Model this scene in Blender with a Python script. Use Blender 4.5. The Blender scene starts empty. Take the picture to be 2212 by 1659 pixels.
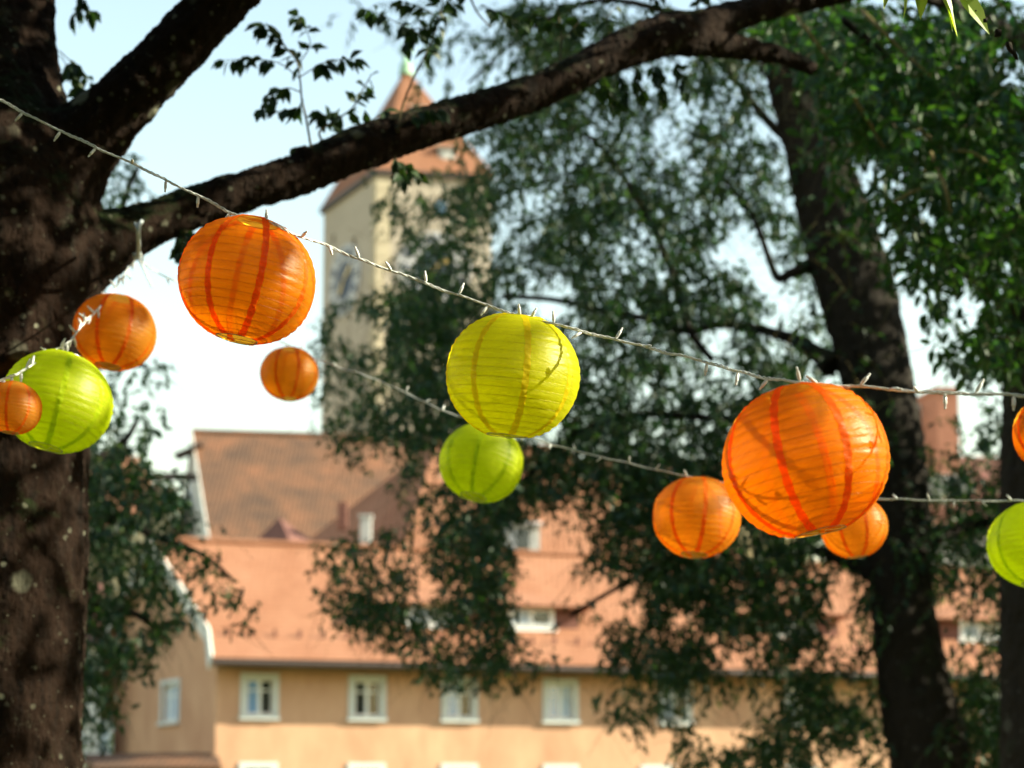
import bpy, math, random
import numpy as np
from mathutils import Vector, Matrix

rnd = random.Random(7)
rng = np.random.RandomState(11)
scene = bpy.context.scene
col = scene.collection

# ------------------------------------------------------------------ camera
PITCH = math.radians(6.0)
FPX, CX, CY, W_PX = 3687.0, 1106.0, 829.5, 2212.0      # focal length and centre in units of a 2212 px wide picture
SHIFT = 533.0
CAM = np.array([0.0, 0.0, 1.6])
cam_data = bpy.data.cameras.new('camera')
cam_data.sensor_width = 36.0
cam_data.lens = 36.0 * FPX / W_PX
cam_data.shift_y = SHIFT / W_PX
cam_data.clip_start = 0.05
cam_data.clip_end = 2000.0
cam_data.dof.use_dof = True
cam_data.dof.focus_distance = 5.05
cam_data.dof.aperture_fstop = 2.3
cam = bpy.data.objects.new('camera', cam_data)
col.objects.link(cam)
cam.location = CAM
cam.rotation_euler = (math.radians(90) + PITCH, 0, 0)
scene.camera = cam

# ------------------------------------------------------------------ sky, sun, exposure
SUN_AZ = math.radians(85.0)      # from -Y (behind the camera) towards +X
SUN_EL = math.radians(28.0)
SUN = np.array([math.sin(SUN_AZ) * math.cos(SUN_EL), -math.cos(SUN_AZ) * math.cos(SUN_EL), math.sin(SUN_EL)])
world = bpy.data.worlds.new('World')
scene.world = world
world.use_nodes = True
wn = world.node_tree
wn.nodes.clear()
sky = wn.nodes.new('ShaderNodeTexSky')
sky.sky_type = 'NISHITA'
sky.sun_disc = False
sky.sun_elevation = SUN_EL
sky.sun_rotation = math.pi - SUN_AZ
sky.air_density = 2.0
sky.dust_density = 0.6
sky.ozone_density = 0.3
bg = wn.nodes.new('ShaderNodeBackground')
bg.inputs['Strength'].default_value = 0.10
wo = wn.nodes.new('ShaderNodeOutputWorld')
wn.links.new(sky.outputs[0], bg.inputs['Color'])
wn.links.new(bg.outputs[0], wo.inputs['Surface'])

sun_data = bpy.data.lights.new('sun', 'SUN')
sun_data.energy = 5.0
sun_data.angle = math.radians(0.5)
sun_data.color = (1.0, 0.95, 0.70)
sun = bpy.data.objects.new('sun', sun_data)
col.objects.link(sun)
sun.rotation_euler = Vector(SUN).to_track_quat('Z', 'Y').to_euler()

vs = scene.view_settings
scene.display_settings.display_device = 'sRGB'
vs.view_transform = 'Standard'
vs.look = 'None'
vs.gamma = 1.0
vs.use_curve_mapping = False
vs.exposure = 1.65
scene.render.engine = 'CYCLES'
cy = scene.cycles
cy.use_denoising = True
cy.max_bounces = 8
cy.diffuse_bounces = 4
cy.glossy_bounces = 3
cy.transmission_bounces = 5
cy.transparent_max_bounces = 10
cy.caustics_reflective = False
cy.caustics_refractive = False
cy.sample_clamp_indirect = 8.0

# ------------------------------------------------------------------ pixel <-> world
CP, SP = math.cos(PITCH), math.sin(PITCH)
def at(x, y, Y):
    """the world point at world depth Y that the photograph shows at (x, y)"""
    u = (x - CX) / FPX; v = (CY - y + SHIFT) / FPX
    d = np.array([u, CP - v * SP, SP + v * CP])
    return CAM + d * (Y / d[1])
def px_of(p):
    p = np.asarray(p) - CAM
    z = p[..., 1] * CP + p[..., 2] * SP
    v = -p[..., 1] * SP + p[..., 2] * CP
    return CX + FPX * p[..., 0] / z, CY + SHIFT - FPX * v / z
def m_per_px(Y):
    return Y * 1.03 / FPX

# ------------------------------------------------------------------ object helpers
def link_mesh(name, me, mat=None, parent=None, smooth=False):
    o = bpy.data.objects.new(name, me)
    col.objects.link(o)
    if mat is not None and not me.materials:
        me.materials.append(mat)
    if smooth:
        me.polygons.foreach_set('use_smooth', [True] * len(me.polygons))
    if parent is not None:
        o.parent = parent
    return o
def tag(o, label=None, cat=None, group=None, kind=None):
    if label: o['label'] = label
    if cat: o['category'] = cat
    if group: o['group'] = group
    if kind: o['kind'] = kind
    return o
def thing(name, label, cat, loc=(0, 0, 0), group=None):
    o = bpy.data.objects.new(name, None)
    o.empty_display_size = 0.2
    col.objects.link(o)
    o.location = tuple(float(v) for v in loc)
    return tag(o, label, cat, group)

def unit(v):
    v = np.asarray(v, float)
    return v / max(1e-9, np.linalg.norm(v))

class MB:
    """collects faces in world coordinates; build() makes one mesh object"""
    def __init__(s): s.v = []; s.f = []
    def poly(s, pts):
        i = len(s.v); s.v += [tuple(map(float, p)) for p in pts]; s.f.append(tuple(range(i, i + len(pts))))
    def box(s, c, ax, ay, az):
        """centre and three half-axis vectors"""
        c, ax, ay, az = (np.asarray(t, float) for t in (c, ax, ay, az))
        i = len(s.v)
        for sx, sy, sz in ((-1,-1,-1),(1,-1,-1),(1,1,-1),(-1,1,-1),(-1,-1,1),(1,-1,1),(1,1,1),(-1,1,1)):
            s.v.append(tuple(c + ax * sx + ay * sy + az * sz))
        for q in ((0,3,2,1),(4,5,6,7),(0,1,5,4),(1,2,6,5),(2,3,7,6),(3,0,4,7)):
            s.f.append(tuple(i + k for k in q))
    def tube(s, pts, rad, n=8, cap=True, jitter=0.0):
        pts = [np.asarray(p, float) for p in pts]
        m = len(pts)
        if np.isscalar(rad): rad = [rad] * m
        t0 = unit(pts[1] - pts[0])
        a = unit(np.cross(t0, [0.31, 0.17, 0.94] if abs(t0[2]) < 0.9 else [1, 0.1, 0]))
        i0 = len(s.v)
        for k in range(m):
            t = unit(pts[min(k + 1, m - 1)] - pts[max(k - 1, 0)])
            a = unit(a - t * np.dot(a, t)); b = np.cross(t, a)
            for j in range(n):
                th = 2 * math.pi * j / n
                r = rad[k] * (1 + jitter * (rnd.random() - 0.5))
                s.v.append(tuple(pts[k] + (a * math.cos(th) + b * math.sin(th)) * r))
        for k in range(m - 1):
            for j in range(n):
                p = i0 + k * n + j; q = i0 + k * n + (j + 1) % n
                s.f.append((p, q, q + n, p + n))
        if cap:
            s.f.append(tuple(i0 + j for j in reversed(range(n))))
            s.f.append(tuple(i0 + (m - 1) * n + j for j in range(n)))
    def slab(s, pts, thick):
        """a flat polygon with thickness, extruded against its normal"""
        pts = [np.asarray(p, float) for p in pts]
        nrm = unit(np.cross(pts[1] - pts[0], pts[2] - pts[0]))
        low = [p - nrm * thick for p in pts]
        s.poly(pts); s.poly(low[::-1])
        k = len(pts)
        for i in range(k):
            j = (i + 1) % k
            s.poly([pts[i], low[i], low[j], pts[j]])
    def mesh(s, name, origin=(0, 0, 0)):
        me = bpy.data.meshes.new(name)
        o = np.asarray(origin, float)
        me.from_pydata([tuple(np.asarray(v) - o) for v in s.v], [], s.f)
        me.update()
        return me
    def build(s, name, mat, parent=None, smooth=False):
        org = np.zeros(3)
        p = parent
        while p is not None:
            org = org + np.array(p.location); p = p.parent
        return link_mesh(name, s.mesh(name, org), mat, parent, smooth)

def catmull(pts, n):
    pts = [np.asarray(p, float) for p in pts]
    P = [2 * pts[0] - pts[1]] + pts + [2 * pts[-1] - pts[-2]]
    out = []
    for i in range(1, len(P) - 2):
        for k in range(n):
            t = k / n
            a, b, c, d = P[i - 1], P[i], P[i + 1], P[i + 2]
            out.append(0.5 * ((2 * b) + (c - a) * t + (2 * a - 5 * b + 4 * c - d) * t * t + (3 * b - a - 3 * c + d) * t ** 3))
    out.append(P[-2])
    return out

# ------------------------------------------------------------------ materials
def nodes_of(name):
    m = bpy.data.materials.new(name)
    m.use_nodes = True
    nt = m.node_tree
    for n in list(nt.nodes): nt.nodes.remove(n)
    out = nt.nodes.new('ShaderNodeOutputMaterial')
    return m, nt, out
def N(nt, t, **kw):
    n = nt.nodes.new(t)
    for k, v in kw.items():
        if k in n.inputs: n.inputs[k].default_value = v
        else: setattr(n, k, v)
    return n
def ramp(nt, stops, fac):
    r = nt.nodes.new('ShaderNodeValToRGB')
    el = r.color_ramp.elements
    while len(el) < len(stops): el.new(0.5)
    for e, (p, c) in zip(el, stops):
        e.position = p; e.color = (*c, 1) if len(c) == 3 else c
    nt.links.new(fac, r.inputs[0])
    return r.outputs[0]
def coords(nt, scale=(1, 1, 1)):
    g = nt.nodes.new('ShaderNodeNewGeometry')
    mp = nt.nodes.new('ShaderNodeMapping')
    mp.inputs['Scale'].default_value = scale
    nt.links.new(g.outputs['Position'], mp.inputs[0])
    return mp.outputs[0], g
def noise(nt, vec, scale, detail=4, rough=0.6):
    n = nt.nodes.new('ShaderNodeTexNoise')
    n.inputs['Scale'].default_value = scale
    n.inputs['Detail'].default_value = detail
    n.inputs['Roughness'].default_value = rough
    if vec is not None: nt.links.new(vec, n.inputs['Vector'])
    return n.outputs[0]
def bump(nt, h, strength, dist):
    b = nt.nodes.new('ShaderNodeBump')
    b.inputs['Strength'].default_value = strength
    b.inputs['Distance'].default_value = dist
    nt.links.new(h, b.inputs['Height'])
    return b.outputs[0]
def mixc(nt, fac, a, b, mode='MIX'):
    m = nt.nodes.new('ShaderNodeMix'); m.data_type = 'RGBA'; m.blend_type = mode
    for sock, v in ((m.inputs[0], fac), (m.inputs[6], a), (m.inputs[7], b)):
        if hasattr(v, 'is_output'): nt.links.new(v, sock)
        elif isinstance(v, (int, float)): sock.default_value = v
        else: sock.default_value = (*v, 1)
    return m.outputs[2]

def mat_simple(name, c1, c2=None, scale=3.0, rough=0.7, bump_s=0.0, bump_d=0.02, metallic=0.0, spec=0.4, stretch=(1, 1, 1)):
    m, nt, out = nodes_of(name)
    p = N(nt, 'ShaderNodeBsdfPrincipled', Roughness=rough, Metallic=metallic)
    p.inputs['Specular IOR Level'].default_value = spec
    vec, g = coords(nt, stretch)
    nz = noise(nt, vec, scale, 6, 0.65)
    nt.links.new(ramp(nt, [(0.3, c1), (0.7, c2 or c1)], nz), p.inputs['Base Color'])
    if bump_s:
        nt.links.new(bump(nt, noise(nt, vec, scale * 6, 5), bump_s, bump_d), p.inputs['Normal'])
    nt.links.new(p.outputs[0], out.inputs[0])
    return m

def mat_fabric(name, colr, see, refl):
    """thin nylon of a lantern: lets light through, and a little of the view"""
    m, nt, out = nodes_of(name)
    tc = nt.nodes.new('ShaderNodeTexCoord')
    fine = noise(nt, tc.outputs['Object'], 14.0, 5, 0.6)
    mp = nt.nodes.new('ShaderNodeMapping'); mp.inputs['Scale'].default_value = (4, 4, 14)
    nt.links.new(tc.outputs['Object'], mp.inputs[0])
    wr = noise(nt, mp.outputs[0], 3.0, 4, 0.55)
    c = mixc(nt, fine, tuple(v * 0.88 for v in colr), tuple(min(1, v * 1.06) for v in colr))
    nrm = bump(nt, wr, 0.17, 0.02)
    tr = N(nt, 'ShaderNodeBsdfTranslucent'); nt.links.new(c, tr.inputs['Color']); nt.links.new(nrm, tr.inputs['Normal'])
    df = N(nt, 'ShaderNodeBsdfDiffuse'); nt.links.new(c, df.inputs['Color']); nt.links.new(nrm, df.inputs['Normal'])
    gl = N(nt, 'ShaderNodeBsdfGlossy', Roughness=0.4); nt.links.new(nrm, gl.inputs['Normal'])
    gl.inputs['Color'].default_value = (0.9, 0.85, 0.75, 1)
    tp = N(nt, 'ShaderNodeBsdfTransparent'); nt.links.new(c, tp.inputs['Color'])
    m1 = N(nt, 'ShaderNodeMixShader'); m1.inputs[0].default_value = refl
    nt.links.new(tr.outputs[0], m1.inputs[1]); nt.links.new(df.outputs[0], m1.inputs[2])
    m2 = N(nt, 'ShaderNodeMixShader'); m2.inputs[0].default_value = see
    nt.links.new(m1.outputs[0], m2.inputs[1]); nt.links.new(tp.outputs[0], m2.inputs[2])
    m3 = N(nt, 'ShaderNodeMixShader'); m3.inputs[0].default_value = 0.02
    nt.links.new(m2.outputs[0], m3.inputs[1]); nt.links.new(gl.outputs[0], m3.inputs[2])
    nt.links.new(m3.outputs[0], out.inputs[0])
    return m

def mat_leaf(name, dark, light, trans, sheen=0.06):
    m, nt, out = nodes_of(name)
    g = nt.nodes.new('ShaderNodeNewGeometry')
    oi = nt.nodes.new('ShaderNodeObjectInfo')
    ad = N(nt, 'ShaderNodeMath', operation='ADD'); nt.links.new(g.outputs['Random Per Island'], ad.inputs[0]); nt.links.new(oi.outputs['Random'], ad.inputs[1])
    fr = N(nt, 'ShaderNodeMath', operation='FRACT'); nt.links.new(ad.outputs[0], fr.inputs[0])
    c = ramp(nt, [(0.0, dark), (0.75, tuple((a + b) / 2 for a, b in zip(dark, light))), (1.0, light)], fr.outputs[0])
    df = N(nt, 'ShaderNodeBsdfDiffuse'); nt.links.new(c, df.inputs[0])
    tr = N(nt, 'ShaderNodeBsdfTranslucent'); nt.links.new(mixc(nt, 1.0, c, (1.5, 1.5, 0.6), 'MULTIPLY'), tr.inputs[0])
    gl = N(nt, 'ShaderNodeBsdfGlossy', Roughness=0.5)
    m1 = N(nt, 'ShaderNodeMixShader'); m1.inputs[0].default_value = trans
    nt.links.new(df.outputs[0], m1.inputs[1]); nt.links.new(tr.outputs[0], m1.inputs[2])
    m2 = N(nt, 'ShaderNodeMixShader'); m2.inputs[0].default_value = sheen
    nt.links.new(m1.outputs[0], m2.inputs[1]); nt.links.new(gl.outputs[0], m2.inputs[2])
    nt.links.new(m2.outputs[0], out.inputs[0])
    return m

def mat_bark(name, c1, c2, moss, lichen, moss_amt=0.5, scale=6.0):
    m, nt, out = nodes_of(name)
    vec, g = coords(nt, (1, 1, 0.2))
    vec2, _ = coords(nt)
    base = ramp(nt, [(0.3, c1), (0.52, c2), (0.75, tuple(v * 0.6 for v in c1))], noise(nt, vec, scale, 8, 0.7))
    sep = nt.nodes.new('ShaderNodeSeparateXYZ'); nt.links.new(g.outputs['Normal'], sep.inputs[0])
    mm = N(nt, 'ShaderNodeMath', operation='MULTIPLY_ADD'); nt.links.new(sep.outputs[2], mm.inputs[0]); mm.inputs[1].default_value = 0.26; mm.inputs[2].default_value = moss_amt - 0.5
    ms = N(nt, 'ShaderNodeMath', operation='ADD'); nt.links.new(noise(nt, vec2, 2.6, 6, 0.65), ms.inputs[0]); nt.links.new(mm.outputs[0], ms.inputs[1])
    mfac = ramp(nt, [(0.5, (0, 0, 0)), (0.68, (1, 1, 1))], ms.outputs[0])
    c = mixc(nt, mfac, base, moss)
    for vsc, lo in ((3.0, 0.23), (11.0, 0.22), (27.0, 0.17)):
        vo = N(nt, 'ShaderNodeTexVoronoi', Scale=vsc); nt.links.new(vec2, vo.inputs['Vector'])
        dd = N(nt, 'ShaderNodeMath', operation='ADD'); nt.links.new(vo.outputs['Distance'], dd.inputs[0])
        n2 = N(nt, 'ShaderNodeMath', operation='MULTIPLY'); nt.links.new(noise(nt, vec2, vsc * 2.5, 5, 0.7), n2.inputs[0]); n2.inputs[1].default_value = 0.22
        nt.links.new(n2.outputs[0], dd.inputs[1])
        lf = ramp(nt, [(lo, (1, 1, 1)), (lo + 0.06, (0, 0, 0))], dd.outputs[0])
        am = N(nt, 'ShaderNodeMath', operation='MULTIPLY'); nt.links.new(lf, am.inputs[0])
        sc_ = nt.nodes.new('ShaderNodeSeparateColor'); nt.links.new(vo.outputs['Color'], sc_.inputs[0]); nt.links.new(sc_.outputs[0], am.inputs[1])
        c = mixc(nt, am.outputs[0], c, lichen)
    pl = ramp(nt, [(0.60, (0, 0, 0)), (0.66, (1, 1, 1))], noise(nt, vec2, 3.1, 7, 0.75))
    pa = N(nt, 'ShaderNodeMath', operation='MULTIPLY'); nt.links.new(pl, pa.inputs[0]); pa.inputs[1].default_value = 0.45
    c = mixc(nt, pa.outputs[0], c, tuple(v * 0.55 for v in lichen))
    p = N(nt, 'ShaderNodeBsdfPrincipled', Roughness=0.9); p.inputs['Specular IOR Level'].default_value = 0.15
    nt.links.new(c, p.inputs['Base Color'])
    h = N(nt, 'ShaderNodeMath', operation='ADD'); nt.links.new(noise(nt, vec, scale * 5, 8, 0.7), h.inputs[0]); nt.links.new(noise(nt, vec2, scale * 1.5, 4), h.inputs[1])
    nt.links.new(bump(nt, h.outputs[0], 0.9, 0.03), p.inputs['Normal'])
    nt.links.new(p.outputs[0], out.inputs[0])
    return m

def mat_tiles(name, c1, c2, c3, row=0.16, mott=0.6):
    m, nt, out = nodes_of(name)
    vec, g = coords(nt)
    big = noise(nt, vec, mott, 6, 0.7)
    c = ramp(nt, [(0.33, c1), (0.5, c2), (0.68, c3)], big)
    wv = N(nt, 'ShaderNodeTexWave', wave_type='BANDS', bands_direction='Z', wave_profile='SAW')
    wv.inputs['Scale'].default_value = 0.314 / row
    wv.inputs['Distortion'].default_value = 0.25
    nt.links.new(vec, wv.inputs['Vector'])
    wx = N(nt, 'ShaderNodeTexWave', wave_type='BANDS', bands_direction='X')
    wx.inputs['Scale'].default_value = 0.314 / 0.2; nt.links.new(vec, wx.inputs['Vector'])
    c = mixc(nt, 0.16, c, wv.outputs[0], 'MULTIPLY')
    sp = noise(nt, vec, 7.0, 3)
    c = mixc(nt, 0.35, c, ramp(nt, [(0.3, (0.55, 0.5, 0.5)), (0.7, (1, 1, 1))], sp), 'MULTIPLY')
    p = N(nt, 'ShaderNodeBsdfPrincipled', Roughness=0.85); p.inputs['Specular IOR Level'].default_value = 0.2
    nt.links.new(c, p.inputs['Base Color'])
    h = N(nt, 'ShaderNodeMath', operation='ADD'); nt.links.new(wv.outputs[0], h.inputs[0]); nt.links.new(wx.outputs[0], h.inputs[1])
    nt.links.new(bump(nt, h.outputs[0], 0.5, 0.03), p.inputs['Normal'])
    nt.links.new(p.outputs[0], out.inputs[0])
    return m

def mat_glass(name, tint, rough=0.05, mirror=0.25):
    m, nt, out = nodes_of(name)
    d = N(nt, 'ShaderNodeBsdfDiffuse'); d.inputs[0].default_value = (*tint, 1)
    g = N(nt, 'ShaderNodeBsdfGlossy', Roughness=rough)
    f = N(nt, 'ShaderNodeFresnel', IOR=1.5)
    ad = N(nt, 'ShaderNodeMath', operation='ADD'); nt.links.new(f.outputs[0], ad.inputs[0]); ad.inputs[1].default_value = mirror
    mx = N(nt, 'ShaderNodeMixShader'); nt.links.new(ad.outputs[0], mx.inputs[0])
    nt.links.new(d.outputs[0], mx.inputs[1]); nt.links.new(g.outputs[0], mx.inputs[2])
    nt.links.new(mx.outputs[0], out.inputs[0])
    return m

def mat_clear(name):
    m, nt, out = nodes_of(name)
    p = N(nt, 'ShaderNodeBsdfPrincipled', Roughness=0.12, IOR=1.46)
    p.inputs['Base Color'].default_value = (0.94, 0.95, 0.95, 1)
    p.inputs['Transmission Weight'].default_value = 0.28
    nt.links.new(p.outputs[0], out.inputs[0])
    return m

M = dict(
    orange=mat_fabric('lantern_orange_fabric', (1.0, 0.44, 0.022), 0.42, 0.18),
    orange_seam=mat_fabric('lantern_orange_seam', (0.98, 0.24, 0.008), 0.10, 0.30),
    amber_seam=mat_fabric('lantern_amber_seam', (0.92, 0.27, 0.015), 0.08, 0.30),
    yellow_seam=mat_fabric('lantern_yellow_seam', (0.90, 0.72, 0.012), 0.03, 0.30),
    lime_seam=mat_fabric('lantern_lime_seam', (0.62, 0.74, 0.012), 0.03, 0.30),
    amber=mat_fabric('lantern_amber_fabric', (0.95, 0.47, 0.05), 0.26, 0.18),
    yellow=mat_fabric('lantern_yellow_fabric', (0.79, 0.78, 0.018), 0.10, 0.24),
    lime=mat_fabric('lantern_lime_fabric', (0.68, 0.77, 0.016), 0.10, 0.22),
    rib=mat_simple('rib_wire', (0.42, 0.13, 0.02), rough=0.5),
    ribg=mat_simple('rib_wire_green', (0.50, 0.45, 0.03), rough=0.5),
    wire=mat_simple('steel_wire', (0.5, 0.48, 0.45), rough=0.35, metallic=0.8),
    clear=mat_clear('clear_plastic'),
    tie=mat_simple('white_plastic', (0.62, 0.66, 0.68), rough=0.4),
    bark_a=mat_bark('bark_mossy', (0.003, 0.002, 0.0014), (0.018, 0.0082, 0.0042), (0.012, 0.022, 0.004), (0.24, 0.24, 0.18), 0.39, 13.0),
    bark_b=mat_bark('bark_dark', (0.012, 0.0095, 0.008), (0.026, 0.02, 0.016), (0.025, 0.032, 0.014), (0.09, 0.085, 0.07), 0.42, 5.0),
    twig=mat_simple('twig_bark', (0.05, 0.04, 0.02), (0.10, 0.075, 0.025), scale=8, rough=0.85),
    twig_y=mat_simple('pale_twig_bark', (0.12, 0.09, 0.03), (0.20, 0.15, 0.05), scale=8, rough=0.8),
    leaf_a=mat_leaf('leaf_dark_green', (0.014, 0.036, 0.012), (0.036, 0.075, 0.018), 0.35, 0.03),
    leaf_b=mat_leaf('leaf_deep_green', (0.009, 0.040, 0.021), (0.046, 0.094, 0.028), 0.42, 0.035),
    leaf_c=mat_leaf('leaf_mid_green', (0.010, 0.046, 0.013), (0.045, 0.11, 0.018), 0.45, 0.035),
    leaf_d=mat_leaf('leaf_lime', (0.26, 0.36, 0.03), (0.38, 0.48, 0.05), 0.55, 0.06),
    plaster=mat_simple('plaster_apricot', (0.44, 0.240, 0.152), (0.61, 0.374, 0.245), scale=0.8, rough=0.95, bump_s=0.2, spec=0.1, stretch=(1, 1, 0.45)),
    plaster_w=mat_simple('plaster_white', (0.62, 0.62, 0.60), (0.72, 0.71, 0.68), scale=0.8, rough=0.95, spec=0.1),
    plaster_c=mat_simple('plaster_cream', (0.60, 0.50, 0.30), (0.68, 0.58, 0.38), scale=0.5, rough=0.95, spec=0.1),
    tower_w=mat_simple('tower_stone', (0.40, 0.345, 0.285), (0.49, 0.43, 0.36), scale=0.35, rough=0.95, bump_s=0.3, spec=0.1),
    trim=mat_simple('window_trim', (0.54, 0.57, 0.57), (0.60, 0.62, 0.62), rough=0.7),
    sash=mat_simple('white_paint', (0.78, 0.79, 0.79), rough=0.5),
    pane_d=mat_glass('pane_dark', (0.02, 0.022, 0.028), 0.04, 0.05),
    pane_b=mat_glass('pane_painted_sky', (0.20, 0.36, 0.62), 0.1, 0.10),  # blue colour paints the sky's reflection onto the glass
    curtain=mat_simple('net_curtain', (0.40, 0.48, 0.58), (0.52, 0.60, 0.68), scale=6, rough=0.9),
    tile_a=mat_tiles('roof_tiles_terracotta', (0.275, 0.118, 0.066), (0.31, 0.142, 0.083), (0.345, 0.165, 0.10)),
    tile_b=mat_tiles('roof_tiles_weathered', (0.085, 0.055, 0.041), (0.145, 0.078, 0.049), (0.24, 0.108, 0.06), mott=0.5),
    tile_c=mat_tiles('roof_tiles_plum', (0.16, 0.072, 0.06), (0.19, 0.087, 0.07), (0.215, 0.10, 0.08)),  # dark plum; also carries painted shade on dormers and turret roof
    slate=mat_simple('dark_gutter', (0.05, 0.035, 0.03), rough=0.6),
    copper=mat_simple('copper_green', (0.22, 0.40, 0.27), (0.33, 0.50, 0.34), scale=2, rough=0.7),
    brick=mat_simple('chimney_brick', (0.36, 0.15, 0.10), (0.46, 0.21, 0.14), scale=2.5, rough=0.9, bump_s=0.3),
    grey=mat_simple('grey_render', (0.38, 0.38, 0.38), (0.48, 0.48, 0.47), rough=0.9),
    dial_w=mat_simple('dial_white', (0.46, 0.46, 0.48), rough=0.6),
    dial_b=mat_simple('dial_blue', (0.05, 0.07, 0.12), rough=0.6),
    gold=mat_simple('gilt', (0.42, 0.27, 0.08), rough=0.3, metallic=0.7),
    stone_w=mat_simple('quoin_stone', (0.42, 0.36, 0.26), (0.52, 0.45, 0.33), scale=0.8, rough=0.95),
    dark=mat_simple('dark_opening', (0.02, 0.02, 0.022), rough=0.8),
    timber=mat_simple('dark_timber', (0.06, 0.045, 0.04), rough=0.8),
    grass=mat_simple('grass_ground', (0.05, 0.075, 0.025), (0.10, 0.10, 0.045), scale=0.7, rough=0.95, spec=0.1),
)

# ------------------------------------------------------------------ ground
g = MB()
g.poly([(-900, -300, 0), (900, -300, 0), (900, 1500, 0), (-900, 1500, 0)])
tag(g.build('ground', M['grass']), 'grassy bank below the trees and houses', kind='structure')

# ------------------------------------------------------------------ buildings
Z3 = np.array([0, 0, 1.0])
def hit_z(y, Y): return at(CX, y, Y)[2]
def wall_grid(mb, o, u, L, z0, z1, openings, n, depth=0.18):
    """a wall from o along u with rectangular openings (s0, s1, z0, z1) that get reveals"""
    o = np.asarray(o, float); u = np.asarray(u, float)
    S = sorted({0.0, L, *[a for w in openings for a in w[:2]]}); Zs = sorted({z0, z1, *[a for w in openings for a in w[2:4]]})
    def P(s, z, d=0): q = o + u * s - n * d; return (q[0], q[1], z)
    for i in range(len(S) - 1):
        for j in range(len(Zs) - 1):
            sc, zc = (S[i] + S[i + 1]) / 2, (Zs[j] + Zs[j + 1]) / 2
            if any(w[0] < sc < w[1] and w[2] < zc < w[3] for w in openings): continue
            mb.poly([P(S[i], Zs[j]), P(S[i + 1], Zs[j]), P(S[i + 1], Zs[j + 1]), P(S[i], Zs[j + 1])])
    for a, b, c, d in openings:
        mb.poly([P(a, c), P(a, c, depth), P(a, d, depth), P(a, d)])
        mb.poly([P(b, c), P(b, d), P(b, d, depth), P(b, c, depth)])
        mb.poly([P(a, c), P(b, c), P(b, c, depth), P(a, c, depth)])
        mb.poly([P(a, d), P(a, d, depth), P(b, d, depth), P(b, d)])
def window(parent, o, u, n, w, h, style=0, surround=0.17, transom=True):
    """o = bottom middle of the opening on the wall face; part 'window' (surround) with sub-parts sash and pane"""
    o = np.asarray(o, float); hu = u * 0.5; hz = Z3 * 0.5; hn = n * 0.5
    mb = MB()
    if surround:
        s = surround
        for sx in (-1, 1): mb.box(o + u * sx * (w / 2 + s / 2) + Z3 * h / 2 + n * 0.02, hu * s, hz * h, hn * 0.05)
        mb.box(o + Z3 * (h + s / 2) + n * 0.022, hu * (w + 2 * s), hz * s, hn * 0.054)
        mb.box(o - Z3 * s / 2 + n * 0.05, hu * (w + 2 * s + 0.05), hz * s * 0.8, hn * 0.14)
    else:
        mb.box(o - Z3 * 0.03 + n * 0.04, hu * (w + 0.1), hz * 0.06, hn * 0.12)
    win = mb.build('window', M['trim'], parent)
    f = 0.07
    mb = MB()
    q = o - n * 0.12
    for sx in (-1, 1): mb.box(q + u * sx * (w / 2 - f / 2) + Z3 * h / 2, hu * f, hz * h, hn * 0.06)
    mb.box(q + Z3 * h / 2, hu * f * 1.5, hz * (h - 2 * f), hn * 0.07)
    for zz in (f / 2, h - f / 2): mb.box(q + Z3 * zz, hu * (w - 2 * f), hz * f, hn * 0.058)
    if transom: mb.box(q + Z3 * h * 0.68, hu * (w - 2 * f), hz * f * 0.6, hn * 0.05)
    mb.build('sash', M['sash'], win)
    kinds = {0: ('pane_b', 'pane_d'), 1: ('pane_d', 'pane_d'), 2: ('pane_b', 'curtain'), 3: ('curtain', 'pane_b'), 4: ('curtain', 'pane_d')}[style]
    for sx, k in zip((-1, 1), kinds):
        mb = MB()
        c = q + u * sx * w / 4 + Z3 * h / 2 - n * 0.01
        tilt = n * 0.02 * (rnd.random() - 0.3)
        a, b = u * (w / 2 - f) * 0.5, Z3 * (h - f) * 0.5
        mb.slab([c - a - b - tilt, c + a - b + tilt, c + a + b + tilt, c - a + b - tilt], 0.01)
        mb.build('pane', M[k], win)
    return win
def roof_part(name, faces, mat, parent, thick=0.14):
    mb = MB()
    for f in faces: mb.slab(f, thick)
    return mb.build(name, mat, parent)
def xyz(p, z): return np.array([p[0], p[1], z])

# --- the long apricot house
ang = math.radians(14)
u = np.array([math.cos(ang), math.sin(ang), 0]); n = np.array([math.sin(ang), -math.cos(ang), 0])
A = at(467, 1500, 52.0); A[2] = 0
G = at(217, 1500, 60.0); G[2] = 0
gv = G - A
gl = np.linalg.norm(gv); gu = gv / gl; gn = np.array([-gu[1], gu[0], 0]); gn = gn if gn[0] < 0 else -gn
L = 36.0
over = 0.92
eave_z = at(475, 1420, 51.0)[2]                    # outer edge of the eave
ridge0 = A + gv / 2
ridge_z = at(335, 1168, ridge0[1])[2]
half = -np.dot(gv, n) / 2
knee_in = 0.7
knee_z = eave_z + 0.62 * (over + knee_in)
wall_top = eave_z + 0.62 * over - 0.16
house = thing('apricot_house', 'long apricot plaster house with terracotta roof, dormers and a row of white framed windows', 'house', A)
wxs = []
for xp in (576, 802, 996, 1208, 1448, 1712, 1925, 2122):
    k = (xp - CX) / FPX
    # where the facade meets this column of the view
    s = (k * A[1] * 1.03 - A[0]) / (u[0] - k * u[1] * 1.03); wxs.append(s)
ww, wh = 0.84, 1.12
zu = at(576, 1545, 52.5)[2]
ops = []
for s in wxs:
    ops.append((s - ww / 2, s + ww / 2, zu, zu + wh))
zl = at(576, 1659, 52.5)[2] - wh
lows = []
for s in wxs[:4] + [wxs[4] - 0.6, wxs[5]]:
    lows.append((s - ww / 2, s + ww / 2, zl, zl + wh))
mb = MB()
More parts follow.
